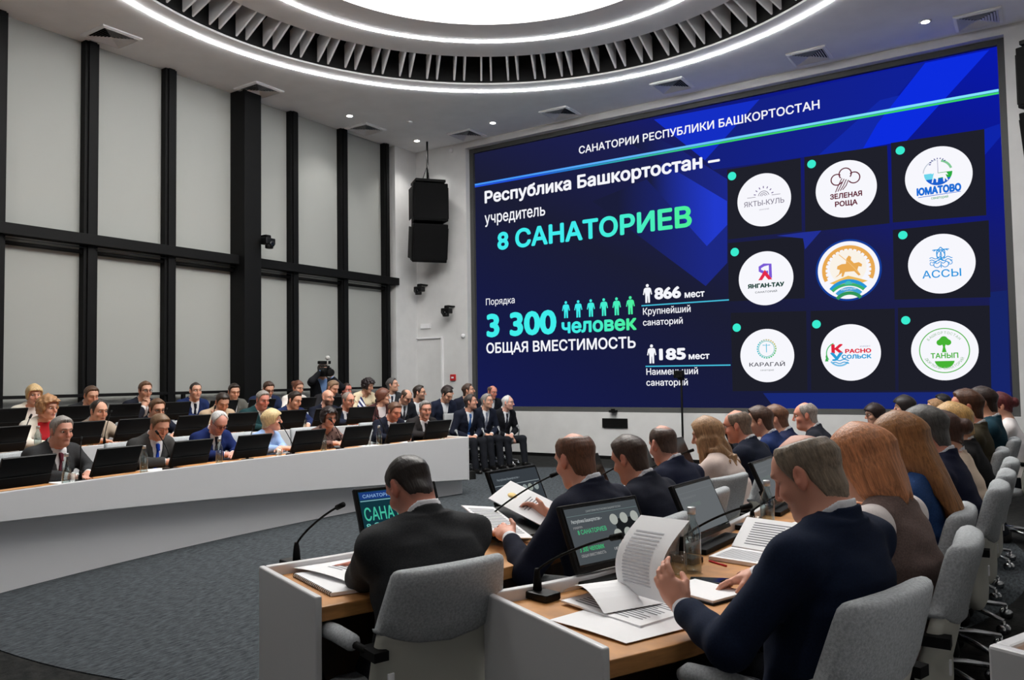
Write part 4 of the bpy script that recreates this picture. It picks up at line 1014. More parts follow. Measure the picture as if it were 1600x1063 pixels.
    if style == 'curly':
        for i in range(26):
            a = rs.uniform(0, 2 * math.pi); e = rs.uniform(-.35, 1.2); c_ = V3(math.cos(a) * math.cos(e) * .09, math.sin(a) * math.cos(e) * .1 - .01, math.sin(e) * .115 + .0)
            if c_[1] > .045 and c_[2] < .075: continue
            F.ell(c_, (.026, .026, .026), k=.014)
    if style in ('bun', 'updo'): F.ell((0, -.12, .02 if style == 'bun' else .045), (.045, .038, .045), k=.015)
    return F
CUR = {}
def person(label, cat_group, x, y, ztop, az, **o):
    """figure seated with crown at (x, y, ztop), body heading az"""
    g = dict(zf=0.0, female=False, girth=1.0, scale=1.0, skin=(206, 158, 134), hair='short', haircol=(60, 46, 38), bald=None, top='suit', col=(28, 32, 44), shirt=(222, 224, 228), tie=None, trous=(26, 28, 34),
             look=0, hp=8, tilt=0, hands='desk', vox=.0105, beard=None, glasses=False, eyes=True, stand=False, legs='desk', hunch=.16, wr=None, shouts=None, lean=None, pattern=None, col2=None, hipz=.555, seed=0, fingers=None, deskz=.745, ears=True, brow=None, gaze=None, collar=True, lipc=None, wrw=None, lmax=.34)
    g.update(o); s = g['scale'] * (.955 if g['female'] else 1.0)
    zf = g['zf']; hz = (.93 if g['stand'] else g['hipz'] - .0)
    fem = g['female']; gi = g['girth']
    sw = .158 if fem else .178; 
    def frames(lean):
        aL = lean * .55; aU = lean + g['hunch']
        ML = rot('x', -aL); MU = rot('x', -aU)               # columns: local axes in body space
        U0 = ML @ V3(0, 0, .27 * s)
        na = aU * .55 + R(g['hp']) * .35
        N0 = U0 + MU @ V3(0, -.012, .285) * s
        MH = rot('z', -R(g['look'])) @ rot('x', -R(g['hp'])) @ rot('y', R(g['tilt']))
        H0 = N0 + rot('x', -na) @ V3(0, .012, .085) * s + MH @ V3(0, .022, .055) * s
        return ML, MU, U0, N0, MH, H0
    target = ztop - zf - hz
    top_of = lambda l: (lambda f: (f[5] + f[4] @ V3(0, -.01, .118) * s)[2])(frames(l))
    lean = g['lean']
    if lean is None:
        lo_, hi_ = -.22, 1.1
        for _ in range(30):
            m_ = (lo_ + hi_) / 2
            if top_of(m_) > target: lo_ = m_
            else: hi_ = m_
        lean = min((lo_ + hi_) / 2, g['lmax'])
    hz += target - top_of(lean)                                # remaining difference raises or lowers the seat a little
    ML, MU, U0, N0, MH, H0 = frames(lean)
    crown = H0 + MH @ V3(0, -.01, .118) * s
    azr = R(az); ca, sa = math.cos(azr), math.sin(azr)
    hx = x - (crown[0] * ca + crown[1] * sa); hy = y - (-crown[0] * sa + crown[1] * ca)
    root = thing('person', label, 'person', (hx, hy, zf + hz), az, cat_group)
    CUR.update(hip=(hx, hy), hz=hz, zf=zf, az=az)
    toU = lambda P: (P - U0) @ MU / s; toL = lambda P: P @ ML / s; toH = lambda P: (P - H0) @ MH / s
    fU = lambda p: U0 + MU @ (np.asarray(p, float) * s); fH = lambda p: H0 + MH @ (np.asarray(p, float) * s)
    bs = .04 if fem else 0
    TU = [(-.08, .145 - bs * .5, 0, .105), (.0, .152 - bs * .4, .004, .112), (.07, .166 - bs * .3, .006, .118 + (.012 if fem else 0)), (.14, .172 - bs * .4, .002, .112 + (.008 if fem else 0)), (.20, .166 - bs * .4, -.006, .092), (.25, .125, -.012, .068), (.285, .07, -.014, .055)]
    TU = [(z, a * gi, c_, b * gi) for z, a, c_, b in TU]
    TL = [(-.1, .13, -.01, .1), (-.04, .172, -.005, .122), (.05, .172, 0, .122), (.14, .158 - bs * .3, .006, .116), (.24, .15 - bs * .5, .004, .108), (.34, .148 - bs * .5, 0, .104)]
    TL = [(z, a * gi, c_ + (gi - 1) * .1, b * gi * (1.06 if gi > 1.05 else 1)) for z, a, c_, b in TL]
    def torso(F, infl, k=.05):
        F.add(lambda P: d_stack(toL(P), TL, 2.5, infl) * s, k=k); F.add(lambda P: d_stack(toU(P), TU, 2.4, infl) * s, k=k); return F
    # arms by two-bone reach
    sh = {sd: fU((sd * sw * (1 + (gi - 1) * .7), -.008, .205)) for sd in (-1, 1)}
    dz = g['deskz'] - hz + (zf * 0)
    def default_wr():
        w = {}
        h = g['hands']
        fy = crown[1] * .4
        for sd in (-1, 1):
            if h == 'desk': w[sd] = V3(sd * .10, .40 + fy * .3, dz + .035)
            elif h == 'clasp': w[sd] = V3(sd * .055, .37 + fy * .3, dz + .05)
            elif h == 'lap': w[sd] = V3(sd * .07, .26, .10)
            elif h == 'chin': w[sd] = fH((sd * .045, .10, -.20))
            elif h == 'low': w[sd] = V3(sd * .2, .3, .06)
            elif h == 'face': w[sd] = fH((.085, .10, -.13)) if sd == 1 else V3(-.12, .36, dz + .035)
            elif h == 'crossed': w[sd] = V3(-sd * .06, .36 + fy * .3, dz + .05)
            elif h == 'camera': w[sd] = fH((sd * .10, .15, -.02 if sd == 1 else -.12))
            else: w[sd] = V3(sd * .12, .4, dz + .035)
        if g['wr']:
            for q in g['wr']: w[q] = V3(g['wr'][q][0], g['wr'][q][1], g['wr'][q][2])
        if g['wrw']:
            for q in g['wrw']:
                a_, b_, c_ = g['wrw'][q]; a_ -= hx; b_ -= hy; w[q] = V3(a_ * ca - b_ * sa, a_ * sa + b_ * ca, c_ - zf - hz)
        return w
    W_ = default_wr(); EL = {}; la, lb = .285 * s, .255 * s
    for sd in (-1, 1):
        dv = W_[sd] - sh[sd]; L = np.linalg.norm(dv); mx = (la + lb) * .985
        if L > mx: W_[sd] = sh[sd] + dv / L * mx; dv = W_[sd] - sh[sd]; L = mx
        u = dv / L; xx = (la * la - lb * lb + L * L) / (2 * L); hh = math.sqrt(max(la * la - xx * xx, 0))
        pole = V3(sd * .75, -.25, -.9); pole = pole - u * (pole @ u); pole /= np.linalg.norm(pole)
        EL[sd] = sh[sd] + u * xx + pole * hh
        lowest = dz + .052
        if g['hands'] in ('desk', 'clasp', 'crossed') and EL[sd][2] < lowest and EL[sd][1] > .22 and not g['stand']: EL[sd][2] = lowest
    # hands
    def hand(F, sd, d, n, curl, spread=.25, fing=None, thumb=.6, ts=.65):
        w = W_[sd]; d = d / np.linalg.norm(d); n = n - d * (n @ d); n /= np.linalg.norm(n); sdv = np.cross(d, n) * sd   # thumb side
        sc_ = s * (.92 if fem else 1.0)
        pc = w + d * .048 * sc_
        Mx = np.stack([sdv, d, n], 1)
        F.ell(pc, V3(.041, .055, .0155) * sc_, Mx, .015); F.cap(w - d * .03, w + d * .03, .026 * sc_, .025 * sc_, .02)
        F.cap(w + (d * .02 + sdv * .018) * sc_, w + (d * .055 + sdv * .03) * sc_, .017 * sc_, .014 * sc_, .012)
        for i, (ox, L0) in enumerate(((.0295, .068), (.0105, .077), (-.0095, .072), (-.0275, .056))):
            c_ = curl[i] if isinstance(curl, (list, tuple)) else curl
            p = w + (d * .09 - (.006 * d if i == 3 else 0) + sdv * ox) * sc_; a = c_ * .45; dd = d + sdv * (ox * spread * 8)
            dd /= np.linalg.norm(dd)
            for j, fr in enumerate((.44, .31, .25)):
                q_ = p + (dd * math.cos(a) + n * math.sin(a)) * L0 * fr * sc_
                F.cap(p, q_, (.0092 - .0008 * j) * sc_, (.0086 - .0008 * j) * sc_, .004); p = q_; a += c_ * (.75 if j == 0 else .6)
        p = w + (d * .025 + sdv * .034 + n * .004) * sc_; dd = d * .75 + sdv * ts + n * thumb; dd /= np.linalg.norm(dd)
        q_ = p + dd * .036 * sc_; F.cap(p, q_, .0125 * sc_, .0105 * sc_, .008)
        d2 = dd + d * .4 - sdv * .45 + n * .2 * thumb; d2 /= np.linalg.norm(d2); F.cap(q_, q_ + d2 * .03 * sc_, .0105 * sc_, .0085 * sc_, .005)
    # ------------------------------------------------ body: one continuous skin
    F = torso(Field(), -.012)
    for sd in (-1, 1):
        F.cap(sh[sd], EL[sd], .05 * s, .04 * s, .03); F.cap(EL[sd], W_[sd], .04 * s, .026 * s, .02)
        F.cap(fU((0, -.02, .30)), fU((sd * .13, -.012, .235)), .042 * s, .035 * s, .04)
    F.cap(N0 + MU @ V3(0, 0, -.05) * s, fH((0, -.028, -.055)), (.050 if fem else .0595) * s, (.048 if fem else .058) * s, .022)
    if not g['stand']:
        for sd in (-1, 1): F.cap((sd * .09, .0, .0), (sd * .1, .3, .0), .06, .05, .04)
    else:
        for sd in (-1, 1): F.cap((sd * .09, .0, .0), (sd * .1, .02, -.40), .07, .05, .04); F.cap((sd * .1, .02, -.40), (sd * .11, .0, -.83), .05, .035, .03)
    F.add(lambda P: d_stack(toH(P), HEADT, 2.25) * s, H0, .15 * s, .018)
    hc = lambda a, b, ra, rb, k, mode='u': F.cap(fH(a), fH(b), ra * s, rb * s, k, mode)
    hc((0, .09, .022), (0, .113, -.026), .0078, .0120, .010)
    for sd in (-1, 1):
        F.ell(fH((sd * .011, .103, -.033)), V3(.009, .010, .0075) * s, MH, .006)
        hc((sd * .012, .094, .033), (sd * .044, .079, .030), .0075, .006, .012)
        F.ell(fH((sd * .032, .0965, .010)), V3(.019, .013, .0105) * s, MH, .011, 's')
        F.ell(fH((sd * .040, .062, -.028)), V3(.022, .022, .02) * s, MH, .02)
        if g['ears']:
            Me = MH @ rot('z', -sd * .35) @ rot('x', .18)
            F.ell(fH((sd * .075, -.012, -.004)), V3(.011, .020, .033) * s, Me, .006)
            F.ell(fH((sd * .086, -.006, .002)), V3(.008, .010, .018) * s, Me, .005, 's')
            F.ell(fH((sd * .073, -.004, -.032)), V3(.009, .009, .011) * s, MH, .005)
    hc((-.018, .086, -.062), (.018, .086, -.062), .0055, .0055, .006); hc((-.015, .083, -.073), (.015, .083, -.073), .0065, .0065, .006)
    hc((-.03, .080, -.0675), (.03, .080, -.0675), .002, .002, .003, 's')
    F.ell(fH((0, .075, -.100)), V3(.021, .018, .016) * s, MH, .018)
    if gi > 1.08: F.ell(fH((0, .02, -.108)), V3(.05, .055, .03) * s, MH, .03)
    fwd = {sd: (W_[sd] - EL[sd]) / max(np.linalg.norm(W_[sd] - EL[sd]), 1e-6) for sd in (-1, 1)}
    HD = g['fingers'] or {}
    for sd in (-1, 1):
        h = HD.get(sd)
        if h: hand(F, sd, V3(*h['d']), V3(*h['n']), h.get('curl', .5), h.get('spread', .2), None, h.get('thumb', .6), h.get('ts', .65))
        elif g['hands'] == 'chin': hand(F, sd, V3(-sd * .45, -.1, 1), V3(-sd * .6, -.5, 0), .9)
        elif g['hands'] == 'face' and sd == 1: hand(F, sd, V3(-.35, -.2, 1), V3(-.5, -1, 0), .5)
        elif g['hands'] == 'lap': hand(F, sd, V3(-sd * .75, .6, -.1), V3(0, -.1, -1), .6)
        elif g['hands'] in ('clasp', 'crossed'): hand(F, sd, V3(-sd * .7, .75, -.02), V3(-sd * .3, 0, -1), .55)
        elif g['hands'] == 'camera': hand(F, sd, V3(-sd * .5, .2, 1), V3(-sd, .2, 0), 1.0)
        else: hand(F, sd, V3(fwd[sd][0] * .5 - sd * .25, max(fwd[sd][1], .4), -.04), V3(0, 0, -1), .4)
    allp = np.array([sh[1], sh[-1], W_[1], W_[-1], EL[1], EL[-1], H0, N0, V3(-.2, -.2, -.12), V3(.2, .22, 0)])
    lo_ = allp.min(0) - .17; hi_ = allp.max(0) + .17
    hi_[2] = max(hi_[2], crown[2] + .05); lo_[2] = -.14 if not g['stand'] else -.9
    lo_[2] = min(lo_[2], min(W_[1][2], W_[-1][2]) - .1)
    vb = g['vox']
    V, Q = polygonize(F, lo_, hi_, min(vb, .0088))
    # tint
    q = toH(V); sk = np.array([lin(c_) for c_ in g['skin']]); T_ = np.tile(sk, (len(V), 1))
    def mixc(m_, c_): T_[:] = T_ * (1 - m_[:, None]) + np.array([lin(k_) for k_ in c_]) * m_[:, None]
    sm = lambda e0_, e1_, v_: np.clip((v_ - e0_) / (e1_ - e0_), 0, 1)
    face = sm(.03, .055, q[:, 1]) * (np.abs(q[:, 2]) < .13) * (np.abs(q[:, 0]) < .09)
    red = tuple(np.array(g['skin']) * (1.0, .80, .76))
    mixc(.35 * face * np.exp(-((np.abs(q[:, 0]) - .04) / .022) ** 2 - ((q[:, 2] + .025) / .025) ** 2), red)
    mixc(.5 * sm(.098, .112, q[:, 1]) * (np.abs(q[:, 2] + .02) < .03), red)
    mixc(.45 * (np.abs(q[:, 0]) > .071) * (np.abs(q[:, 2]) < .05) * (np.abs(q[:, 1] + .01) < .04), red)
    hcx = g['brow'] or tuple(np.array(g['haircol']) * .75)
    bz = .033 - .25 * np.maximum(np.abs(q[:, 0]) - .03, 0)
    mixc(.85 * face * np.exp(-((q[:, 2] - bz) / .0055) ** 4) * sm(.008, .014, np.abs(q[:, 0])) * (1 - sm(.044, .052, np.abs(q[:, 0]))), hcx)
    if g['hair'] in ('short', 'recede', 'crop'):
        LWS = {'short': [(0, .082), (52, .055), (64, .012), (76, -.028), (86, -.03), (92, .012), (112, -.012), (135, -.072), (180, -.082)], 'recede': [(0, .104), (45, .085), (60, .03), (74, -.022), (86, -.028), (92, .012), (112, -.012), (135, -.068), (180, -.08)]}
        lw_ = np.array(LWS.get(g['hair'], LWS['short'])); an_ = np.degrees(np.arctan2(np.abs(q[:, 0]), q[:, 1] + .005)); lm_ = np.interp(an_, lw_[:, 0], lw_[:, 1])
        fade = sm(-.022, .012, q[:, 2] - lm_) * (np.abs(q[:, 0]) < .074) * (q[:, 2] < .09) * (q[:, 2] > -.115) * (an_ > 50)
        mixc(.55 * fade, g['haircol'])
    lc = g['lipc'] or ((176, 84, 84) if fem else tuple(np.array(g['skin']) * (.86, .66, .64)))
    mixc(.8 * face * np.exp(-((q[:, 2] + .0675) / .010) ** 4 - (q[:, 0] / .024) ** 4) * sm(.07, .08, q[:, 1]), lc)
    mixc(.75 * face * np.exp(-((q[:, 2] + .0675) / .003) ** 2 - (q[:, 0] / .026) ** 4), (90, 45, 42))
    if g['beard']:
        bc, ba = g['beard']
        m_ = sm(-.01, .02, q[:, 1]) * (1 - sm(-.05, -.032, q[:, 2] + .35 * (np.abs(q[:, 0]) - .03) * -1)) * (q[:, 2] > -.14)
        m_ = m_ * (1 - np.exp(-((q[:, 2] + .0675) / .009) ** 4 - (q[:, 0] / .022) ** 4)) * (np.abs(q[:, 0]) < .085)
        mixc(ba * m_, bc)
    elif not fem: mixc(.16 * face * (1 - sm(-.055, -.035, q[:, 2])), (110, 100, 96))
    if g['gaze'] == 'mustache' or (g['beard'] and g['beard'][1] > .7): mixc(.9 * face * np.exp(-((q[:, 2] + .052) / .007) ** 4 - (q[:, 0] / .028) ** 4), hcx)
    ex = (np.abs(q[:, 0]) - .032) / .019; ez = (q[:, 2] - .008) / .0085
    if g['eyes']: mixc(.7 * face * np.exp(-(ex ** 4) - (ez ** 4)), (70, 46, 40))
    else: mixc(.8 * face * np.exp(-(ex ** 4) - ((q[:, 2] - .002 - .15 * np.abs(q[:, 0])+.005) / .004) ** 4), (62, 42, 36))
    if g['bald'] is None and g['hair'] != 'none' : pass
    body = mesh_np('body', V, Q, [M_skin], root, tint=T_)
    # ------------------------------------------------ eyes
    MHm = Matrix(((MH[0][0], MH[0][1], MH[0][2], H0[0]), (MH[1][0], MH[1][1], MH[1][2], H0[1]), (MH[2][0], MH[2][1], MH[2][2], H0[2]), (0, 0, 0, 1))) @ Matrix.Scale(s, 4)
    if g['eyes']:
        for sd in (-1, 1):
            mb = MB(); mb.sphere((0, 0, 0), .0112, 14)
            for i, f_ in enumerate(mb.f):
                c_ = sum((Vector(mb.v[j]) for j in f_), Vector()) / len(f_)
                if c_.y > .0082: mb.m[i] = 1
            e_ = mb.build('eye', [M_eyew, M_iris], root); e_.matrix_local = MHm @ Matrix.Translation((sd * .0315, .0755, .008)) @ Matrix.Rotation(R(-6), 4, 'X')
    if g['glasses']:
        mb = MB(); y0 = .102
        for sd in (-1, 1):
            mb.tube([(sd * .034 + .023 * math.cos(a_), y0 - .012 * ((sd * .034 + .023 * math.cos(a_)) / .055) ** 2, .004 + .017 * math.sin(a_)) for a_ in np.linspace(0, 2 * math.pi, 20, endpoint=False)], .0016, 6, closed=True)
            mb.tube([(sd * .057, y0 - .012, .008), (sd * .074, .03, .01), (sd * .077, -.02, .006)], .0016, 6)
        mb.tube([(-.011, y0, .008), (0, y0 + .004, .011), (.011, y0, .008)], .0016, 6)
        gl_ = mb.build('glasses', M_blackm, root); gl_.matrix_local = MHm
        for sd in (-1, 1):
            mb = MB(); mb.lathe([(.0225, 0), (.0225, .001)], n=20, M=Matrix.Rotation(R(90), 4, 'X')); mb.v = [(v[0] + sd * .034, v[1] + y0 - .004, v[2] * .74 + .004) for v in mb.v]
            l_ = mb.build('lens', M_lens, gl_)
    # ------------------------------------------------ hair, kept in head space so its strands follow the head
    if g['hair'] != 'none':
        HF = hair_field(g['hair'], g['bald'], g['seed'], (toH((N0 + MU @ V3(0, 0, -.05) * s)[None])[0], V3(0, -.028, -.055), .050 if fem else .0595, .048 if fem else .058))
        zl = {'long': -.5, 'wavy': -.3, 'bob': -.2}.get(g['hair'], -.13)
        Vh, Qh = polygonize(HF, (-.15, -.19, zl), (.15, .15, .17), max(.0042, vb * .62))
        if len(Qh):
            ho = mesh_np('hair', Vh, Qh, [hairmat(g['haircol'])], root); ho.matrix_local = MHm
    # ------------------------------------------------ clothes
    top = g['top']; near = vb < .008
    rs = np.random.RandomState(g['seed'] + 5); pw = rs.uniform(0, 6.28, 6)
    def wrinkle(P):
        amp = .0028 if near else .002
        return amp * (np.sin(P[:, 2] * 46 + 3 * np.sin(P[:, 0] * 11 + pw[0]) + pw[1] + P[:, 1] * 14) * np.sin(P[:, 0] * 17 + P[:, 1] * 21 + pw[2]) + .5 * np.sin(P[:, 1] * 70 + P[:, 2] * 31 + pw[3]))
    sleeves = top not in ('vest',)
    ti = .016 if top in ('suit', 'jacket', 'uniform') else .009
    def sleeve(F, infl, cut=.045):
        for sd in (-1, 1):
            e = W_[sd] - fwd[sd] * cut
            F.cap(sh[sd], EL[sd], (.052 + infl) * s * (1 + (gi - 1) * .5), (.043 + infl) * s, .03); F.cap(EL[sd], e, (.043 + infl) * s, (.031 + infl * .85) * s, .02)
    HB = fH((0, -.028, -.055)); NA = N0 + MU @ V3(0, 0, -.03) * s; nax = (HB - NA) / np.linalg.norm(HB - NA); nfr = MU @ V3(0, 1, 0); nfr = nfr - nax * (nfr @ nax); nfr /= np.linalg.norm(nfr)
    NR = .051 if fem else .0605
    def collar(P, ex, top_, sl, bot, notch=False):
        d = P - NA; h = d @ nax / s; f = d @ nfr / s; rr_ = np.sqrt(np.maximum((d * d).sum(1) / (s * s) - h * h, 0))
        rad = NR + ex + .012 * np.clip(.05 - h, 0, .1)
        if notch: top_ = top_ - np.where(f > 0, np.clip(.022 - np.abs((P - NA) @ (MU @ V3(1, 0, 0))) / s, 0, 1) * 1.2, 0)
        return np.maximum(np.maximum(rr_ - rad, h - (top_ - sl * np.clip(f + .055, 0, .2))), bot - h) * s
    J = torso(Field(), ti)
    if sleeves: sleeve(J, ti * .95)
    for sd in (-1, 1):
        e_ = sh[sd] + V3(0, 0, .008) if top != 'vest' else fU((sd * .115, -.015, .235))
        J.cap(fU((sd * .05, -.02, .265)), e_, (.046 + ti * .6) * s, (.05 + ti * (1 if top != 'vest' else .2)) * s, .035)
    zb = {'suit': -.03, 'jacket': -.10, 'uniform': .12, 'blouse': .19, 'vest': .14, 'shirt': .22}.get(top, .1)
    vw = {'suit': .072, 'jacket': .085, 'uniform': .055, 'blouse': .06, 'vest': .07, 'shirt': .045}.get(top, .06)
    if top in ('suit', 'jacket', 'uniform', 'shirt'):
        J.add(lambda P: collar(P, .0205, .068, .62, -.06), N0, .17, .006)
    def vneck(P):
        u = toU(P); w_ = vw * np.clip((u[:, 2] - zb) / (.27 - zb), -1, 1.25)
        return np.maximum(np.maximum(np.abs(u[:, 0]) - w_, (.0 if top != 'suit' else -.0) - u[:, 1]), zb - u[:, 2]) * s
    if top in ('suit', 'jacket', 'uniform'):
        def lapel(P):
            u = toU(P); w_ = vw * np.clip((u[:, 2] - zb) / (.27 - zb), 0, 1.25); t_ = np.abs(u[:, 0]) - w_
            lw = .05 * np.clip((u[:, 2] - zb) / .12, 0, 1) * np.clip((.26 - u[:, 2]) / .06, 0, 1)
            return -.008 * ((t_ > -.012) & (t_ < lw) & (u[:, 1] > .02)) * s
        J.add(lapel, mode='d')
    J.add(vneck, k=.004, mode='s')
    # open neck for the neck itself
    J.cap(NA - nax * .03 * s, NA + nax * .2 * s, (NR + .004) * s, (NR + .004) * s, .004, 's')
    if near or True: J.add(wrinkle, mode='d')
    hemz = -.075 if not g['stand'] else -.17
    if g['stand']:
        J.ops.insert(0, (lambda P: d_stack(P, [(-.2, .19 * gi, 0, .135 * gi), (0, .19 * gi, 0, .135 * gi)], 2.5, ti), None, None, .04, 'u'))
    else: J.add(lambda P: (hemz - P[:, 2]) + .0 * P[:, 0], mode='i', k=.008)
    lo2 = lo_.copy(); lo2[2] = hemz - .03
    Vj, Qj = polygonize(J, lo2, hi_, vb)
    nm = {'suit': 'jacket', 'jacket': 'jacket', 'uniform': 'uniform_jacket', 'blouse': 'blouse', 'vest': 'vest', 'shirt': 'shirt'}[top]
    mesh_np(nm, Vj, Qj, [cloth(g['col'], g['pattern'], g['col2'])], root)
    # shirt: bib, collar, cuffs (or the sleeves under a vest)
    if top in ('suit', 'jacket', 'uniform', 'vest') and g['shirt']:
        Sf = Field(); Sf.add(lambda P: d_stack(toU(P), TU, 2.4, .006) * s, k=.04); Sf.add(lambda P: d_stack(toL(P), TL, 2.5, .006) * s, k=.04)
        Sf.add(lambda P: (np.maximum(np.abs(toU(P)[:, 0]) - .105, -.02 - toU(P)[:, 1])) * s, mode='i', k=.004)
        if g['collar']:
            Sf.add(lambda P: collar(P, .0105, .086, .56, -.08, True), N0, .17, .004)
        if top == 'vest': sleeve(Sf, .019, .02); [Sf.cap(fU((sd * .135, -.012, .222)), sh[sd], .05 * s, .068 * s, .03) for sd in (-1, 1)]
        else:
            for sd in (-1, 1): Sf.cap(W_[sd] - fwd[sd] * .055, W_[sd] - fwd[sd] * .012, .0375 * s, .0345 * s, .004)
        Sf.cap(NA - nax * .02 * s, NA + nax * .2 * s, (NR + .0015) * s, (NR + .0015) * s, .002, 's')
        Vs, Qs = polygonize(Sf, lo2, hi_, vb * .9)
        if len(Qs): mesh_np('shirt', Vs, Qs, [cloth(g['shirt'])], root)
    if g['tie'] and top in ('suit', 'jacket', 'uniform'):
        Tf = Field()
        def seg(P):
            u = toU(P); dS = smin(d_stack(u, TU, 2.4, .006) * s, d_stack(toL(P), TL, 2.5, .006) * s, .04)
            w_ = np.interp(u[:, 2], [-.12, -.02, .08, .195, .21, .225, .262], [.038, .034, .028, .012, .013, .016, .020])
            kn_ = np.where(u[:, 2] > .205, .007, 0.0)
            return np.maximum(np.maximum(np.abs(u[:, 0]) * s - w_ * s, np.abs(dS - .004 - kn_) - .008 - kn_), np.maximum(np.maximum(u[:, 2] - .262, -.12 - u[:, 2]), .02 - u[:, 1]) * s)
        Tf.add(seg, k=.002)
        c0 = fU((0, .1, .09)); Vt, Qt = polygonize(Tf, c0 - .23, c0 + .23, min(vb, .007))
        if len(Qt): mesh_np('tie', Vt, Qt, [cloth(g['tie'])], root)
    # trousers and shoes
    L = Field(); SHO = {}
    L.add(lambda P: d_stack(toL(P), [(-.1, .135 * gi, -.01, .105 * gi), (-.04, .178 * gi, -.005, .127 * gi), (.06, .178 * gi, 0, .127 * gi)], 2.5, .004) * s, k=.04)
    for sd in (-1, 1):
        hip = V3(sd * .085, .01, -.005)
        if g['stand']: kn = V3(sd * .1, .03, -.44); an = V3(sd * .11, .0, -hz + .09)
        else:
            spr = {'desk': .11, 'wide': .17, 'close': .09}[g['legs']]
            kl = .385 if g['legs'] == 'desk' else .43; kn = V3(sd * spr, kl * s, .03); an = V3(sd * spr, kl * s + (-.29 if g['legs'] == 'desk' else .05), -hz + .085)
        L.cap(hip, kn, .088, .064, .04); L.cap(kn, an, .066, .052, .03)
        SHO[sd] = an
    L.add(wrinkle, mode='d')
    lo3 = V3(-.32, -.2, -hz + .03); hi3 = V3(.32, .62, .14)
    Vl, Ql = polygonize(L, lo3, hi3, max(vb, .011 if g['legs'] != 'desk' else .016))
    mesh_np('trousers' if not g.get('skirt') else 'skirt', Vl, Ql, [cloth(g['trous'])], root)
    for sd in (-1, 1):
        a_ = SHO[sd]; Z = Field(); Z.cap(a_ + V3(0, -.02, -.045), a_ + V3(sd * .015, .15, -.055), .04, .034, .02); Z.cap(a_ + V3(0, -.01, .0), a_ + V3(0, 0, -.05), .046, .044, .03)
        Z.add(lambda P: -hz + .002 - P[:, 2], mode='i', k=.004)
        Vz, Qz = polygonize(Z, a_ - V3(.09, .12, .1), a_ + V3(.09, .26, .07), .011)
        if len(Qz): mesh_np('shoe', Vz, Qz, [M_shoe], root)
    g['fn'] = fH; CUR.update(root=root, fH=fH, W=W_, MH=MHm, crown=crown)
    return root
M_shoe = mat('shoe_leather', (14, 13, 13), .35)
def pseat(label, who, x, y, ztop, az, row_group, chair_group=None, back=.06, second=False, cxy=None, cz=1.0, caz=None, **o):
    r_ = person(label, row_group, x, y, ztop, az, **o)
    if chair_group:
        a = R(az); hx, hy = CUR['hip']
        if cxy is None: cxy = (hx + math.sin(a) * back, hy + math.cos(a) * back)
        c_ = chair(cxy[0], cxy[1], CUR['zf'], az if caz is None else caz, ('grey office chair of ' if not second else 'metal armed wall chair carrying ') + who, chair_group, second)
        c_.scale = (1, 1, cz)
    return r_
# ---------------------------------------------------------------- the people
NAVY = (20, 24, 38); DGREY = (50, 51, 53); BLK = (23, 23, 26); BLUE = (21, 36, 86); MID = (30, 33, 40); TEAL = (24, 62, 68)
GH = (128, 124, 120); DH = (42, 34, 30); BH = (84, 62, 46); BLONDE = (196, 164, 116); WH = (196, 192, 186)
G1, G2, G3 = 'people seated in the front row on the left', 'people seated in the second row on the left', 'people seated in the rear row on the left'
C1, C2, C3 = 'chairs of the front row on the left', 'chairs of the second row on the left', 'chairs of the rear row on the left'
P = pseat
# ---- front row, left block
P('person, heavy grey-haired man in dark grey suit and burgundy tie, leftmost in the front row', 'the man in the burgundy tie', -6.942, 3.595, 1.232, 76, G1, C1, deskz=.71, col=DGREY, tie=(96, 44, 56), haircol=GH, look=10, hp=10, girth=1.14, skin=(204, 150, 130), seed=1, hands='desk')
P('person, brown-haired man in dark grey suit with bright blue tie, looking down and writing', 'the man in the bright blue tie', -7.035, 4.583, 1.201, 82, G1, C1, deskz=.71, col=(58, 58, 58), tie=(28, 70, 190), haircol=(104, 82, 62), look=12, hp=28, eyes=False, skin=(208, 154, 130), seed=2, hands='clasp', girth=1.05)
P('person, white-haired man in glasses and blue suit, head bowed over the desk', 'the bowed man in the blue suit', -7.107, 5.305, 1.191, 86, G1, C1, deskz=.71, col=BLUE, tie=(34, 36, 48), haircol=WH, look=14, hp=36, eyes=False, glasses=True, hair='recede', skin=(212, 154, 138), seed=3, hands='clasp')
P('person, woman with short blonde hair in pale blue blouse, turned to the screen', 'the woman in the pale blue blouse', -7.189, 6.005, 1.181, 82, G1, C1, deskz=.71, female=True, col=(150, 178, 222), top='blouse', hair='shortw', haircol=(196, 166, 124), look=-42, hp=-2, seed=4, skin=(222, 170, 148), hands='crossed')
P('person, dark-haired woman in glasses and a brown patterned blouse', 'the woman in the brown patterned blouse', -7.159, 6.860, 1.170, 94, G1, C1, deskz=.71, female=True, col=(112, 88, 82), col2=(60, 40, 42), pattern='print', top='blouse', hair='curly', haircol=(34, 26, 26), look=12, hp=8, glasses=True, seed=5, skin=(206, 150, 128), hands='clasp')
P('person, brown-haired man in navy suit looking down at the right end of the front row', 'the man looking down near the end of the front row', -7.066, 7.962, 1.201, 101, G1, C1, deskz=.71, col=NAVY, tie=(60, 34, 40), haircol=(84, 60, 46), look=0, hp=26, eyes=False, seed=6, skin=(206, 140, 116))
P('person, grey-haired man with moustache in dark suit leaning in, last in the front row', 'the man with the moustache', -6.963, 8.436, 1.212, 103, G1, C1, deskz=.71, col=(36, 34, 35), tie=(30, 30, 34), haircol=(112, 110, 108), look=20, hp=10, gaze='mustache', seed=7, skin=(200, 148, 128), hands='clasp', girth=1.06)
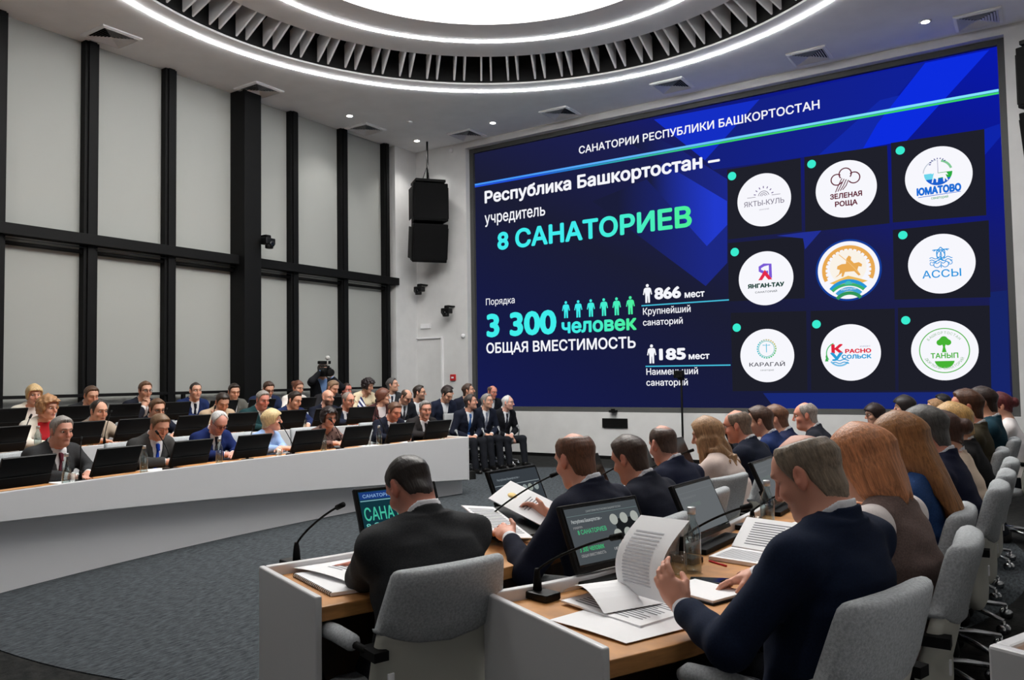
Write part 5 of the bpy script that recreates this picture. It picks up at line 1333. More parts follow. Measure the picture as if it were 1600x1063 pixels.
# ---- second row
P('person, woman with curly light brown hair in cream jacket and red top', 'the curly-haired woman in cream', -8.57, 4.29, 1.38, 82, G2, C2, zf=.12, female=True, col=(226, 220, 208), top='jacket', shirt=(190, 44, 52), collar=False, hair='curly', haircol=(150, 112, 78), look=-8, hp=6, seed=8, skin=(214, 160, 136))
P('person, dark-haired man in beige suit with patterned tie', 'the man in the beige suit', -8.58, 4.84, 1.33, 85, G2, C2, zf=.12, col=(164, 150, 134), tie=(52, 48, 48), haircol=DH, look=2, hp=10, seed=9, hair='recede', skin=(206, 156, 132))
P('person, man in glasses and navy suit behind the man with bright blue tie', 'the man in glasses behind the bright blue tie', -8.62, 5.56, 1.32, 89, G2, C2, zf=.12, col=NAVY, tie=(40, 40, 56), haircol=BH, look=8, hp=16, glasses=True, seed=10, girth=1.08)
P('person, dark-haired man in beige jacket resting his face on his hand', 'the man resting his face on his hand', -8.61, 6.46, 1.36, 93, G2, C2, zf=.12, col=(176, 156, 132), haircol=DH, look=16, hp=34, eyes=False, hands='face', seed=11)
P('person, grey-haired officer in a dark teal uniform with shoulder boards', 'the officer in teal uniform', -8.66, 7.12, 1.38, 96, G2, C2, zf=.12, col=(28, 58, 62), top='uniform', tie=(20, 40, 44), haircol=GH, look=4, hp=16, seed=12, girth=1.16, skin=(206, 138, 122))
P('person, dark-haired man in blue suit looking down beside the officer', 'the man beside the officer', -8.57, 7.48 + .12, 1.36, 98, G2, C2, zf=.12, col=(26, 38, 76), tie=(60, 70, 100), haircol=DH, look=-14, hp=18, seed=13)
P('person, bald bearded man in navy suit sitting upright', 'the bald bearded man', -8.72, 8.33, 1.375, 101, G2, C2, zf=.12, col=NAVY, tie=(28, 30, 44), hair='none', haircol=(50, 40, 34), beard=((58, 46, 40), .85), look=-6, hp=4, seed=14, skin=(212, 160, 138))
P('person, grey balding man in glasses and navy suit beside a striped folder', 'the grey man beside the striped folder', -8.41, 8.44, 1.33, 102, G2, C2, zf=.12, col=(28, 34, 52), tie=(50, 54, 70), hair='recede', haircol=(120, 112, 106), look=-8, hp=8, glasses=True, seed=15, girth=1.08, skin=(204, 146, 124))
P('person, woman with brown bob and brown jacket in profile towards the screen', 'the woman with the brown bob', -8.30, 9.03, 1.36, 100, G2, C2, zf=.12, female=True, col=(70, 40, 40), top='jacket', shirt=(214, 204, 204), collar=False, hair='shortw', haircol=(92, 56, 44), look=-48, hp=-2, seed=16)
P('person, balding man in dark suit with head bowed at the end of the second row', 'the bowed balding man', -8.47, 9.84, 1.33, 109, G2, C2, zf=.12, col=MID, tie=(60, 60, 66), hair='recede', bald=(-.01, .06, .03), haircol=(70, 56, 46), look=-10, hp=36, eyes=False, hands='lap', seed=17)
# ---- rear row
P('person, blonde woman in cream jacket at the far left of the rear row', 'the blonde woman in cream', -10.09, 4.89, 1.50, 86, G3, C3, zf=.24, female=True, col=(222, 216, 204), top='jacket', shirt=(216, 206, 200), collar=False, hair='shortw', haircol=(190, 160, 118), look=16, hp=6, seed=18, skin=(216, 164, 142))
P('person, man in dark suit looking down before the second window bay', 'the man in dark suit before the second window bay', -10.02, 5.56, 1.48, 89, G3, C3, zf=.24, col=(42, 44, 48), haircol=(78, 60, 48), look=6, hp=20, eyes=False, seed=19, girth=1.05)
P('person, man in glasses and dark suit with hands clasped at his mouth', 'the man with hands at his mouth', -10.02, 6.28, 1.53, 92, G3, C3, zf=.24, col=(27, 30, 40), haircol=(90, 66, 50), look=6, hp=8, glasses=True, hands='chin', seed=20)
P('person, young man in bright navy suit with dark tie before the third window bay', 'the young man in the bright navy suit', -10.07, 7.08, 1.51, 95, G3, C3, zf=.24, col=(26, 40, 80), tie=(24, 26, 40), haircol=DH, look=8, hp=6, hair='crop', seed=21)
P('person, dark-haired man in grey jacket beside the thick black column', 'the man in the grey jacket', -9.91, 7.62, 1.48, 98, G3, C3, zf=.24, col=(88, 88, 84), haircol=DH, look=12, hp=18, eyes=False, seed=22, girth=1.06)
P('person, dark-haired man in glasses and navy jacket with bowed head before the column', 'the bowed man in the navy jacket', -9.91, 8.26, 1.50, 100, G3, C3, zf=.24, col=(28, 38, 66), haircol=(60, 44, 36), look=8, hp=26, glasses=True, eyes=False, seed=23, girth=1.08)
P('person, brown-haired woman in white top before the fifth window bay', 'the brown-haired woman in white', -9.81, 8.75, 1.51, 102, G3, C3, zf=.24, female=True, col=(222, 216, 212), top='blouse', hair='updo', haircol=(92, 58, 44), look=-10, hp=14, seed=24)
P('person, man with tousled brown hair looking down beside the cameraman', 'the tousled man beside the cameraman', -9.57, 9.30, 1.50, 105, G3, C3, zf=.24, col=(34, 34, 38), haircol=(118, 96, 76), look=-16, hp=28, eyes=False, seed=25)
P('person, red-faced man with cropped dark hair right of the tousled man', 'the red-faced man', -10.08, 10.08, 1.458, 106, G3, C3, zf=.24, col=(32, 32, 38), haircol=(52, 38, 32), hair='crop', look=-8, hp=10, seed=26, skin=(202, 124, 108))
P('person, woman with big dark curls in pale flowered dress', 'the woman with big dark curls', -9.47, 9.99, 1.52, 108, G3, C3, zf=.24, female=True, col=(222, 208, 178), col2=(176, 120, 92), pattern='flower', top='blouse', hair='curly', haircol=(32, 24, 26), look=-26, hp=18, eyes=False, seed=27)
P('person, man with combed dark grey hair and dark grey suit looking up at the screen', 'the man looking up at the screen', -9.41, 10.47, 1.53, 110, G3, C3, zf=.24, col=(52, 54, 58), tie=(40, 46, 60), haircol=(74, 72, 72), look=-44, hp=-6, hands='lap', seed=28)
# ---- along the corner by the screen wall
G4 = 'people seated on chairs by the screen wall'; C4 = 'chairs by the screen wall'
P('person, bearded man in glasses behind the moustached man, before the white wall', 'the bearded man in glasses', -8.62, 10.27, 1.40, 112, G4, C4, zf=.0, hipz=.66, col=(28, 30, 38), tie=None, haircol=DH, beard=((60, 44, 38), .5), look=-50, hp=2, glasses=True, hands='lap', seed=29, second=True)
P('person, dark-haired man in navy suit looking down before the white door', 'the man looking down before the door', -8.36, 10.75, 1.34, 112, G4, C4, zf=.0, hipz=.60, col=(28, 34, 52), haircol=DH, look=-10, hp=30, eyes=False, hands='lap', seed=30, second=True)
P('person, dark-haired woman mostly hidden behind the upright man by the door', 'the dark-haired woman by the door', -8.95, 11.45, 1.37, 112, G4, C4, zf=.0, hipz=.6, female=True, top='blouse', col=(40, 40, 48), hair='shortw', haircol=(40, 30, 30), look=-50, hp=0, hands='lap', seed=31, second=True)
P('person, upright man in navy suit gazing at the screen, standing out before the red alarm', 'the upright man below the red alarm', -8.32, 11.20, 1.41, 112, G4, C4, zf=.0, hipz=.63, col=(26, 30, 44), tie=(34, 36, 44), haircol=(60, 44, 36), look=-52, hp=-6, hands='lap', seed=32, second=True)
P('person, bald man half hidden behind three wall sitters, before the screen edge', 'the bald man at the edge of the screen', -8.29, 11.95, 1.37, 118, G4, C4, zf=.0, hipz=.62, col=(26, 28, 36), hair='recede', bald=(-.01, .06, .03), haircol=(90, 70, 60), look=-10, hp=14, hands='lap', seed=33, skin=(208, 138, 120), second=True)
P('person, dark-haired man in navy suit and blue tie, leftmost of three men by the wall', 'the man in the blue tie by the wall', -7.75, 10.49, 1.24, 108, G4, C4, col=(24, 28, 42), tie=(52, 92, 150), haircol=(52, 46, 44), look=-44, hp=-6, hands='lap', legs='close', seed=34, second=True, skin=(200, 148, 126))
P('person, grey-haired man in navy suit, middle one of three men by the wall', 'the middle man of three by the wall', -7.75, 10.98, 1.24, 108, G4, C4, col=(26, 31, 46), tie=(120, 128, 146), haircol=GH, look=-18, hp=0, hands='lap', legs='close', seed=35, second=True)
P('person, white-haired man in dark suit and white shirt, rightmost of three men by the wall', 'the white-haired man by the wall', -7.64, 11.45, 1.20, 106, G4, C4, col=(24, 25, 30), tie=(40, 42, 52), hair='recede', haircol=(206, 202, 196), look=-30, hp=4, hands='lap', legs='wide', seed=36, second=True, skin=(216, 166, 148))
# ---- cameraman
person('person, standing in dark jacket and light blue shirt, filming with a video camera', 'cameraman', -10.22, 9.64, 1.80, 112, zf=.24, stand=True, top='jacket', col=(24, 25, 30), shirt=(130, 164, 216), hands='camera', haircol=DH, look=-4, hp=0, seed=40, lean=0.02, scale=.97)
# ---- right block, front row
G5 = 'people seated in the front row on the right'; C5 = 'chairs of the front row on the right'
P('person, dark-haired man in charcoal suit bent over the desk, back to the viewer', 'the bent man in the charcoal suit', -1.995, 2.265, 1.21, -70, G5, C5, vox=.0062, col=(46, 47, 49), shirt=(226, 226, 230), haircol=(34, 27, 24), hp=38, look=-4, girth=1.12, hands='crossed', seed=50, eyes=False, skin=(190, 128, 108), hair='crop', hunch=.34, lmax=-.10, cxy=(-1.90, 2.175), cz=.98, wr={-1: (.02, .42, .30), 1: (-.02, .48, .31)})
P('person, balding brown-haired man in navy suit reading an open folder of papers', 'the man reading the open folder', -1.74, 3.11, 1.255, -84, G5, C5, lmax=.2, vox=.0068, col=(19, 22, 38), shirt=(224, 226, 232), haircol=(88, 58, 42), hair='recede', bald=(-.02, .05, .045), hp=18, look=16, seed=51, skin=(216, 156, 134), girth=1.08, eyes=False, hunch=.12,
  wrw={-1: (-1.95, 2.92, .81), 1: (-2.02, 3.38, .83)}, fingers={-1: dict(d=(.35, .9, .25), n=(.6, .1, -.8), curl=.75, thumb=-.3), 1: dict(d=(-.2, .95, .35), n=(-.8, 0, -.6), curl=.75, thumb=-.3)})
P('person, brown-haired man in dark navy suit bent forward, behind the man with the open folder', 'the second bent man in navy', -1.86, 3.90, 1.18, -86, G5, C5, lmax=.2, vox=.008, col=(24, 26, 38), shirt=(220, 220, 226), haircol=(54, 40, 32), hp=22, look=8, seed=52, girth=1.1, eyes=False, skin=(204, 146, 124))
P('person, man with thinning crown in navy suit, back of head to the viewer', 'the man with the thinning crown', -1.95, 4.60, 1.2, -80, G5, C5, lmax=.2, vox=.0085, col=(21, 25, 44), shirt=(220, 220, 226), haircol=(66, 50, 42), hair='crop', bald=(-.03, .05, .05), hp=18, look=24, seed=53, eyes=False, skin=(208, 150, 130))
P('person, woman with long wavy light brown hair in pale pink jacket', 'the woman with wavy hair', -1.87, 5.16, 1.21, -88, G5, C5, lmax=.2, vox=.0085, female=True, top='jacket', col=(204, 186, 178), shirt=(230, 224, 220), collar=False, hair='wavy', haircol=(140, 108, 78), hp=12, look=-4, seed=54, eyes=False)
P('person, balding man in glasses and navy suit right of the wavy-haired woman', 'the balding man in glasses', -1.89, 5.86, 1.24, -88, G5, C5, lmax=.2, vox=.009, col=(20, 25, 40), hair='recede', bald=(.0, .055, .045), haircol=(104, 88, 76), hp=12, look=-4, glasses=True, seed=55, girth=1.08, skin=(208, 142, 120))
P('person, brown-haired man in mid blue suit in the front row on the right', 'the man in the mid blue suit', -1.91, 6.50, 1.24, -90, G5, C5, lmax=.2, vox=.009, col=(28, 44, 88), shirt=(226, 228, 234), haircol=(66, 46, 36), hp=12, look=-4, seed=56)
P('person, man with short brown hair just behind the man in the mid blue suit', 'the man behind the mid blue suit', -1.92, 7.02, 1.23, -92, G5, C5, lmax=.2, vox=.0095, col=(30, 36, 66), haircol=(100, 68, 50), hp=10, look=0, seed=57)
P('person, grey balding man in dark suit at the far end of the front right row', 'the grey man at the far end', -1.79, 7.52, 1.24, -96, G5, C5, lmax=.2, vox=.0095, col=(27, 29, 38), hair='recede', bald=(.01, .05, .05), haircol=(140, 132, 126), hp=8, look=-6, seed=58, girth=1.12, skin=(214, 150, 128))
# ---- right block, second row
G6 = 'people seated in the second row on the right'; C6 = 'chairs of the second row on the right'
P('person, large grey-haired man in deep blue suit holding page and pen, nearest the viewer', 'the large man in the foreground', -.60, 2.37, 1.325, -72, G6, C6, vox=.0055, col=(17, 27, 48), shirt=(226, 228, 234), hair='recede', bald=(-.012, .056, .036), haircol=(112, 100, 86), hp=26, look=-6, girth=1.07, seed=60, skin=(214, 156, 134), eyes=False, hunch=.15, brow=(150, 130, 110), scale=1.0, lmax=-.14, cxy=(-.635, 2.345), cz=1.02,
  wrw={-1: (-.90, 2.25, .825), 1: (-.86, 2.80, .80)}, fingers={-1: dict(d=(-.12, .62, .80), n=(.85, .35, .1), curl=[.7, .85, 1.0, 1.1], thumb=.55, ts=.25, spread=.08), 1: dict(d=(-.55, .75, -.28), n=(-.2, -.25, -.95), curl=[.55, .9, 1.1, 1.2], thumb=.7, spread=.1)}, back=.08)
MANA = dict(CUR)
P('person, woman with copper blonde bob in taupe vest over white sleeves', 'the woman in the taupe vest', -.54, 2.95, 1.31, -80, G6, C6, lmax=-.04, back=.10, cz=1.05, caz=-90, vox=.0062, female=True, top='vest', col=(104, 88, 84), shirt=(216, 208, 206), hair='bob', haircol=(168, 112, 76), hp=20, look=-4, seed=61, girth=1.1, eyes=False, collar=False)
P('person, woman with very long straight light brown hair in blue jacket', 'the woman with very long hair', -.49, 3.52, 1.33, -86, G6, C6, lmax=-.04, back=.10, cz=1.05, caz=-90, vox=.0066, female=True, top='jacket', col=(38, 66, 112), shirt=(40, 60, 100), collar=False, hair='long', haircol=(132, 90, 54), hp=14, look=-2, seed=62, eyes=False)
P('person, man with dark grey hair in navy suit, next to the very long haired woman', 'the dark grey haired man', -.49, 4.36, 1.33, -86, G6, C6, lmax=-.04, back=.10, cz=1.05, caz=-90, vox=.0078, col=(22, 25, 46), shirt=(224, 226, 232), hair='short', haircol=(74, 72, 70), hp=14, look=4, seed=63, girth=1.08, eyes=False, skin=(206, 140, 118))
P('person, dark-haired woman in cream jacket largely hidden by the grey-haired man', 'the woman in the cream jacket', -.46, 4.89, 1.28, -88, G6, C6, lmax=-.04, back=.10, cz=1.05, caz=-90, vox=.009, female=True, top='jacket', col=(206, 186, 166), hair='bun', haircol=(62, 40, 32), hp=10, look=0, seed=64)
P('person, blonde woman in black jacket seen from behind', 'the blonde woman in black', -.47, 5.56, 1.29, -88, G6, C6, lmax=-.04, back=.10, cz=1.05, caz=-90, vox=.009, female=True, top='jacket', col=(20, 20, 22), hair='shortw', haircol=(172, 136, 84), hp=14, look=0, seed=65, eyes=False)
P('person, brown-haired man in olive brown suit rising above the blonde woman', 'the man in the olive suit', -.43, 6.31, 1.37, -90, G6, C6, lmax=-.04, back=.10, cz=1.05, caz=-90, vox=.009, col=(56, 50, 36), shirt=(224, 226, 230), haircol=(74, 48, 34), hp=6, look=-2, seed=66, girth=1.1, skin=(212, 146, 122))
P('person, dark-haired man in dark teal suit behind the man in olive', 'the man in dark teal', -.39, 7.30, 1.37, -92, G6, C6, lmax=-.04, back=.10, cz=1.05, caz=-90, vox=.0095, col=(22, 52, 64), haircol=(44, 32, 28), hp=8, look=4, seed=67, girth=1.08)
P('person, woman with dark red gathered hair in white top at the far right', 'the woman with dark red hair', -.31, 8.32, 1.30, -92, G6, C6, lmax=-.04, back=.10, cz=1.05, caz=-90, vox=.0095, female=True, top='blouse', col=(222, 216, 216), hair='bun', haircol=(82, 36, 38), hp=6, look=-4, seed=68)
G7 = 'people seated beyond the far end of the right desks'; C7 = 'chairs beyond the far end of the right desks'
P('person, dark-haired woman in glasses facing left below the bottom of the screen', 'the far woman in glasses', -1.61, 9.99, 1.13, -130, G7, C7, female=True, top='blouse', col=(60, 50, 54), hair='shortw', haircol=(40, 30, 30), glasses=True, hp=8, look=10, seed=70, hands='lap', hipz=.50)
P('person, black-haired head seen from behind, just above the dark grey haired man', 'the black-haired far sitter', -1.26, 9.75, 1.225, -95, G7, C7, hair='shortw', haircol=(34, 28, 28), col=(36, 36, 44), female=True, top='blouse', hp=6, look=0, seed=71, hands='lap')
P('person, light brown haired head showing over the blonde woman in black', 'the light brown far sitter', -1.03, 10.48, 1.175, -95, G7, C7, haircol=(140, 108, 76), col=(44, 46, 52), hp=6, look=0, seed=72, hands='lap', hipz=.5)
P('person, black crown of a head barely visible left of the man in olive', 'the barely visible far sitter', -1.02, 11.21, 1.215, -95, G7, C7, haircol=(24, 22, 24), col=(30, 30, 36), hp=6, look=0, seed=73, hands='lap')
# ---------------------------------------------------------------- things on the desks
def frim(y): return 7.5 - math.sqrt(14.0 ** 2 - (y - 5.7) ** 2)
R1 = ['in front of the empty leftmost place', 'right of the man in the burgundy tie', 'right of the man in the bright blue tie', 'right of the bowed white-haired man in blue', 'right of the woman in pale blue', 'right of the woman in brown patterned blouse', 'before the man looking down at the row end', 'at the right end of the front row']
GM1, GM2, GM3 = 'flip-up monitors of the front row on the left', 'flip-up monitors of the second row on the left', 'flip-up monitors of the rear row on the left'
for y, l in zip((2.99, 3.77, 4.53, 5.25, 5.98, 6.68, 7.35, 7.96), R1):
    monitor(frim(y) - .12, y, .705, -90 + (6 - y) * 2.7 * -1, 'black monitor back ' + l, GM1)
R2 = ['before the curly-haired woman in cream', 'left of the man in the beige suit', 'left of the man in glasses behind the bright blue tie', 'before the man resting his face on his hand', 'left of the officer', 'before the man beside the officer', 'before the bald bearded man', 'left of the woman with the brown bob', 'at the right end']
for (x, y), l in zip([(-7.73, 3.53), (-7.87, 4.30), (-7.93, 4.87), (-7.97, 5.59), (-7.97, 6.25), (-7.92, 6.97), (-7.85, 7.66), (-7.78, 8.05), (-7.70, 8.45)], R2):
    if l.startswith('before the bald'): y = 7.52
    if l == 'at the right end': continue
    a = math.atan2(y - DC[1], x - DC[0]); p = pol(11.24, a); monitor(p[0], p[1], .862, math.degrees(math.atan2(math.cos(a), math.sin(a))), 'second row monitor back ' + l, GM2)
R3 = ['at the far left', 'left of the man before the second window bay', 'before the man with hands at his mouth', 'left of the young man in bright navy', 'left of the man in the grey jacket', 'before the bowed man in navy', 'before the brown-haired woman in white', 'at the right end']
for (x, y), l in zip([(-9.27, 4.23), (-9.35, 4.99), (-9.37, 5.61), (-9.37, 6.30), (-9.33, 7.00), (-9.26, 7.59), (-9.15, 8.26), (-8.99, 8.90)], R3):
    a = math.atan2(y - DC[1], x - DC[0]); p = pol(12.64, a); monitor(p[0], p[1], .982, math.degrees(math.atan2(math.cos(a), math.sin(a))), 'rear row monitor back ' + l, GM3)
for x, y, l in [(-6.48, 3.43, 'before the man in the burgundy tie'), (-6.53, 4.16, 'left of the man in the bright blue tie'), (-6.6, 4.99, 'before the bowed white-haired man in blue'), (-6.55, 6.36, 'left of the woman in brown patterned blouse'), (-6.62, 7.19, 'left of the man looking down at the row end'), (-6.68, 8.22, 'at the right end of the row')]:
    bottle(frim(y) - .24, y, .705, 'front left row water bottle ' + l, 'water bottles on the front row desk on the left', 1.0)
for x, y, l in [(0, 4.5, 'left of the man in the beige suit'), (0, 3.95, 'by the curly-haired woman in cream'), (0, 7.35, 'beside the bald bearded man'), (0, 8.3, 'near the striped folder')]:
    a = math.pi - math.asin((y - DC[1]) / 11.4); p = pol(11.4, a); bottle(p[0], p[1], .862, 'second row water bottle ' + l, 'water bottles on the second row desk on the left', 1.0)
for x, y, l in [(0, 5.5, 'before the man in dark suit at the second window bay'), (0, 7.9, 'left of the brown-haired woman in white')]:
    a = math.pi - math.asin((y - DC[1]) / 12.8); p = pol(12.8, a); bottle(p[0], p[1], .982, 'rear row water bottle ' + l, 'water bottles on the rear row desk on the left', 1.0)
for y, l in [(3.5, 'right of the bottle of the man in the burgundy tie'), (5.72, 'before the woman in pale blue'), (7.0, 'near the man looking down at the row end')]:
    tumbler(frim(y) - .22, y, .705, 'front left row drinking glass ' + l, 'drinking glasses on the front row desk on the left')
for y, l, az in [(3.53, 'before the man in the burgundy tie', 60), (4.42, 'before the man in the bright blue tie', 100), (5.3, 'before the bowed white-haired man in blue', 30), (5.9, 'before the woman in pale blue', 100), (6.6, 'before the woman in brown patterned blouse', 95), (7.3, 'before the man looking down at the row end', 90), (7.68, 'before the man with the moustache', 60)]:
    mic(frim(y) - .2, y, .705, -az, 'front left row gooseneck microphone ' + l, 'gooseneck microphones of the front row on the left')
for y, l in [(3.75, 'before the curly-haired woman in cream'), (4.62, 'before the man in the beige suit'), (5.3, 'before the man in glasses'), (5.95, 'before the man resting his face on his hand'), (8.42, 'near the woman with the brown bob')]:
    a = math.pi - math.asin((y - DC[1]) / 11.33); p = pol(11.33, a); mic(p[0], p[1], .862, -40, 'second row gooseneck microphone ' + l, 'gooseneck microphones of the second row on the left')
def sheet(name, pts, z0, lab, cat, m_=M_paper, th=.002, group=None, lines=None, curl=None):
    """sheet over the quad pts (four xy corners), optionally curled: curl(u,v)->dz"""
    n_ = 10; a, b, c_, d_ = [Vector((p[0], p[1], 0)) for p in pts]; V = []; F = []
    for s_ in (0, 1):
        for i in range(n_ + 1):
            for j in range(n_ + 1):
                u, v = i / n_, j / n_; p = (a * (1 - u) + b * u) * (1 - v) + (d_ * (1 - u) + c_ * u) * v
                V.append((p.x, p.y, z0 + (curl(u, v) if curl else 0) + s_ * th))
    k = (n_ + 1) ** 2; ix = lambda i, j, s_: s_ * k + i * (n_ + 1) + j
    for i in range(n_):
        for j in range(n_):
            F.append((ix(i, j, 1), ix(i + 1, j, 1), ix(i + 1, j + 1, 1), ix(i, j + 1, 1))); F.append((ix(i, j, 0), ix(i, j + 1, 0), ix(i + 1, j + 1, 0), ix(i + 1, j, 0)))
    for i in range(n_):
        F += [(ix(i, 0, 0), ix(i + 1, 0, 0), ix(i + 1, 0, 1), ix(i, 0, 1)), (ix(i + 1, n_, 0), ix(i, n_, 0), ix(i, n_, 1), ix(i + 1, n_, 1)),
              (ix(0, i + 1, 0), ix(0, i, 0), ix(0, i, 1), ix(0, i + 1, 1)), (ix(n_, i, 0), ix(n_, i + 1, 0), ix(n_, i + 1, 1), ix(n_, i, 1))]
    mb = MB(); mb.add(V, F, 0, False); o = mb.build(name, m_)
    if lab: tag(o, lab, cat, group)
    if lines:
        mb = MB(); u0, u1, v0, v1, cnt = lines
        for q_ in range(cnt):
            v = v0 + (v1 - v0) * q_ / cnt; dv = (v1 - v0) / cnt * .4; n2 = 8; prev = None
            uu1 = u1 - (.0 if q_ % 4 else .12)
            row_ = []
            for i in range(n2 + 1):
                u = u0 + (uu1 - u0) * i / n2
                for w in (v, v + dv):
                    p = (a * (1 - u) + b * u) * (1 - w) + (d_ * (1 - u) + c_ * u) * w; row_.append((p.x, p.y, z0 + th + .0006 + (curl(u, w) if curl else 0)))
            mb.add(row_, [(2 * i, 2 * i + 2, 2 * i + 3, 2 * i + 1) for i in range(n2)])
        mb.build('printed_text', M_ink, o)
    return o
# small papers on the left desk
for y, l in [(3.5, 'before the man in the burgundy tie'), (4.38, 'under the hands of the man in the bright blue tie'), (7.2, 'before the man looking down at the row end'), (7.85, 'before the man with the moustache')]:
    x = frim(y) - .36; sheet('paper_sheet', [(x - .12, y - .12), (x + .12, y - .1), (x + .12, y + .1), (x - .12, y + .1)], 0.707, 'white papers ' + l, 'paper', group='papers on the front row desk on the left', th=.004)
# striped folder held by the grey man
M_str = cloth((228, 230, 236), 'stripe', (30, 38, 96))
mb = MB(); M_ = Matrix.Translation((-8.13, 8.47, 1.06)) @ Matrix.Rotation(R(112), 4, 'Z') @ Matrix.Rotation(R(-15), 4, 'X') @ Matrix.Rotation(R(-32), 4, 'Y')
mb.box((0, 0, 0), (.26, .012, .34), M=None); mb.v = [tuple(M_ @ Vector(v)) for v in mb.v]; tag(mb.build('folder', M_str), 'white folder with dark blue stripes held by the grey man in the second row', 'folder')
# officer shoulder boards are cloth pieces of his own coat
# cameraman's video camera
t = thing('video_camera', 'black shoulder video camera held up by the standing cameraman', 'video camera', (-10.22 + .20, 9.64 - .13, 1.65), 112)
mb = MB(); mb.box((0, -.02, 0), (.12, .34, .15)); mb.box((0, -.02, .10), (.05, .26, .03)); mb.box((0, .16, .075), (.04, .04, .06)); mb.build('camera_body', M_plastic, t, bevel=.012)
mb = MB(); mb.lathe([(.05, .0), (.055, .1), (.062, .12), (.05, .122)], (0, .15, -.01), 18, 0, Matrix.Rotation(R(-90), 4, 'X')); mb.build('camera_lens', M_black, t)
mb = MB(); mb.box((.03, .05, .16), (.2, .1, .05)); mb.build('viewfinder', M_blackm, t, bevel=.008)
mb = MB(); mb.sphere((-.0, .12, .235), .04, 12); mb.cyl((0, .12, .1), (0, .12, .21), .01); mb.build('microphone_windshield', mat('fur_grey', (190, 190, 188), .9), t)

# ---- right block: monitors
GR5, GR6 = 'flip-up monitors of the front row on the right', 'flip-up monitors of the second row on the right'
def mon_at(x, y, az, lab, g_): return monitor(x, y, .745, az, lab, g_)
m1 = mon_at(-2.36, 2.72, 110, 'monitor showing a green slide left of the bent man in the charcoal suit', GR5)
m2 = mon_at(-2.26, 3.56, 95, 'monitor with slide reflections behind the open folder', GR5)
mon_at(-2.24, 4.30, 92, 'dark monitor left of the head of the man reading the folder', GR5)
for y, l in [(5.05, 'before the man with the thinning crown'), (5.75, 'before the balding man in glasses'), (6.45, 'before the man in mid blue'), (7.15, 'before the grey man at the far end')]: mon_at(-2.24, y, 90, 'dark monitor on the front right desk ' + l, GR5)
m4 = mon_at(-1.34, 2.74, 108, 'monitor showing the slide in front of the large man, nearest the viewer', GR6)
m5 = mon_at(-1.235, 3.48, 93, 'grey lit monitor beyond the nearest water bottle', GR6)
m6 = mon_at(-1.225, 4.55, 90, 'grey lit monitor left of the head of the large man', GR6)
for y, l in [(5.3, 'before the woman in the cream jacket'), (6.1, 'before the man in olive'), (6.9, 'before the man in dark teal')]: mon_at(-1.225, y, 90, 'dark monitor on the second right desk ' + l, GR6)
# slide pictures on two of the near screens
def mini(mon, parts):
    sc = [c for c in mon.children if c.name.startswith('monitor_screen')][0]
    M_ = Matrix.Translation((0, 0, .03)) @ Matrix.Rotation(R(24), 4, 'X') @ Matrix.Translation((0, .0126, .15)) @ Matrix.Scale(.78, 4)
    # screen coordinates: u to the sitter's right as he looks at it
    B = Matrix(((-1, 0, 0, 0), (0, 0, 1, 0), (0, 1, 0, 0), (0, 0, 0, 1)))
    k = [0]
    for kind, a, c_ in parts:
        k[0] += .00012; MM = M_ @ Matrix.Translation((0, k[0], 0)) @ B
        mb = MB()
        if kind == 'rect': x0, y0, x1, y1 = a; mb.add([MM @ Vector(p) for p in ((x0, y0, 0), (x1, y0, 0), (x1, y1, 0), (x0, y1, 0))], [(0, 1, 2, 3)]); nm = 'screen_picture'
        elif kind == 'disc': mb.add([MM @ Vector((p[0], p[1], 0)) for p in disc(a[:2], a[2], 20)], [tuple(range(20))]); nm = 'screen_logo'
        else:
            s_, x0, y0, w, h = a; V_, F_ = text_geo(s_, .012); C_, _ = text_geo('Н', .012); sx = w / (V_[:, 0].max() - V_[:, 0].min()); sy = h / (C_[:, 1].max() - C_[:, 1].min())
            mb.add([MM @ Vector(((v[0] - V_[:, 0].min()) * sx + x0, v[1] * sy + y0, 0)) for v in V_], F_); nm = 'screen_text'
        mb.build(nm, emat('screen_ink', c_, .9), sc)
grey = (60, 66, 70); lg = (150, 156, 156)
mini(m4, [('rect', (-.245, -.132, .245, .132), (76, 82, 86)), ('rect', (.06, -.09, .2, .05), (28, 30, 32)), ('text', ('САНАТОРИИ РЕСПУБЛИКИ БАШКОРТОСТАН', -.11, .105, .24, .009), lg), ('rect', (-.24, .094, .24, .096), (110, 130, 130)), ('text', ('Республика Башкортостан –', -.22, .06, .2, .017), (190, 196, 196)), ('text', ('учредитель', -.22, .035, .06, .012), (150, 150, 150)), ('text', ('8 САНАТОРИЕВ', -.2, .005, .19, .022), (70, 190, 130)),
          ('text', ('3 300 человек', -.22, -.075, .16, .026), (60, 190, 120)), ('text', ('ОБЩАЯ ВМЕСТИМОСТЬ', -.22, -.1, .16, .013), (160, 160, 160)), ('text', ('866', .0, -.045, .03, .014), (170, 170, 170)), ('text', ('185', .0, -.095, .03, .014), (170, 170, 170))]
     + [('disc', (x, y, .027), (170, 174, 168)) for x in (.055, .125, .2) for y in (.05, -.025, -.095)])
mini(m1, [('rect', (-.245, -.09, .245, .132), (18, 52, 62)), ('rect', (-.24, .085, .24, .128), (28, 58, 120)), ('text', ('САНАТОРИИ РЕСПУБЛИКИ', -.22, .095, .4, .02), (140, 176, 220)), ('rect', (-.24, .074, .24, .08), (120, 170, 180)), ('text', ('САНАТОРИЕВ', -.23, -.035, .45, .075), (70, 190, 160)), ('text', ('8 САНАТОРИЕВ', -.23, -.08, .44, .03), (110, 200, 190))])
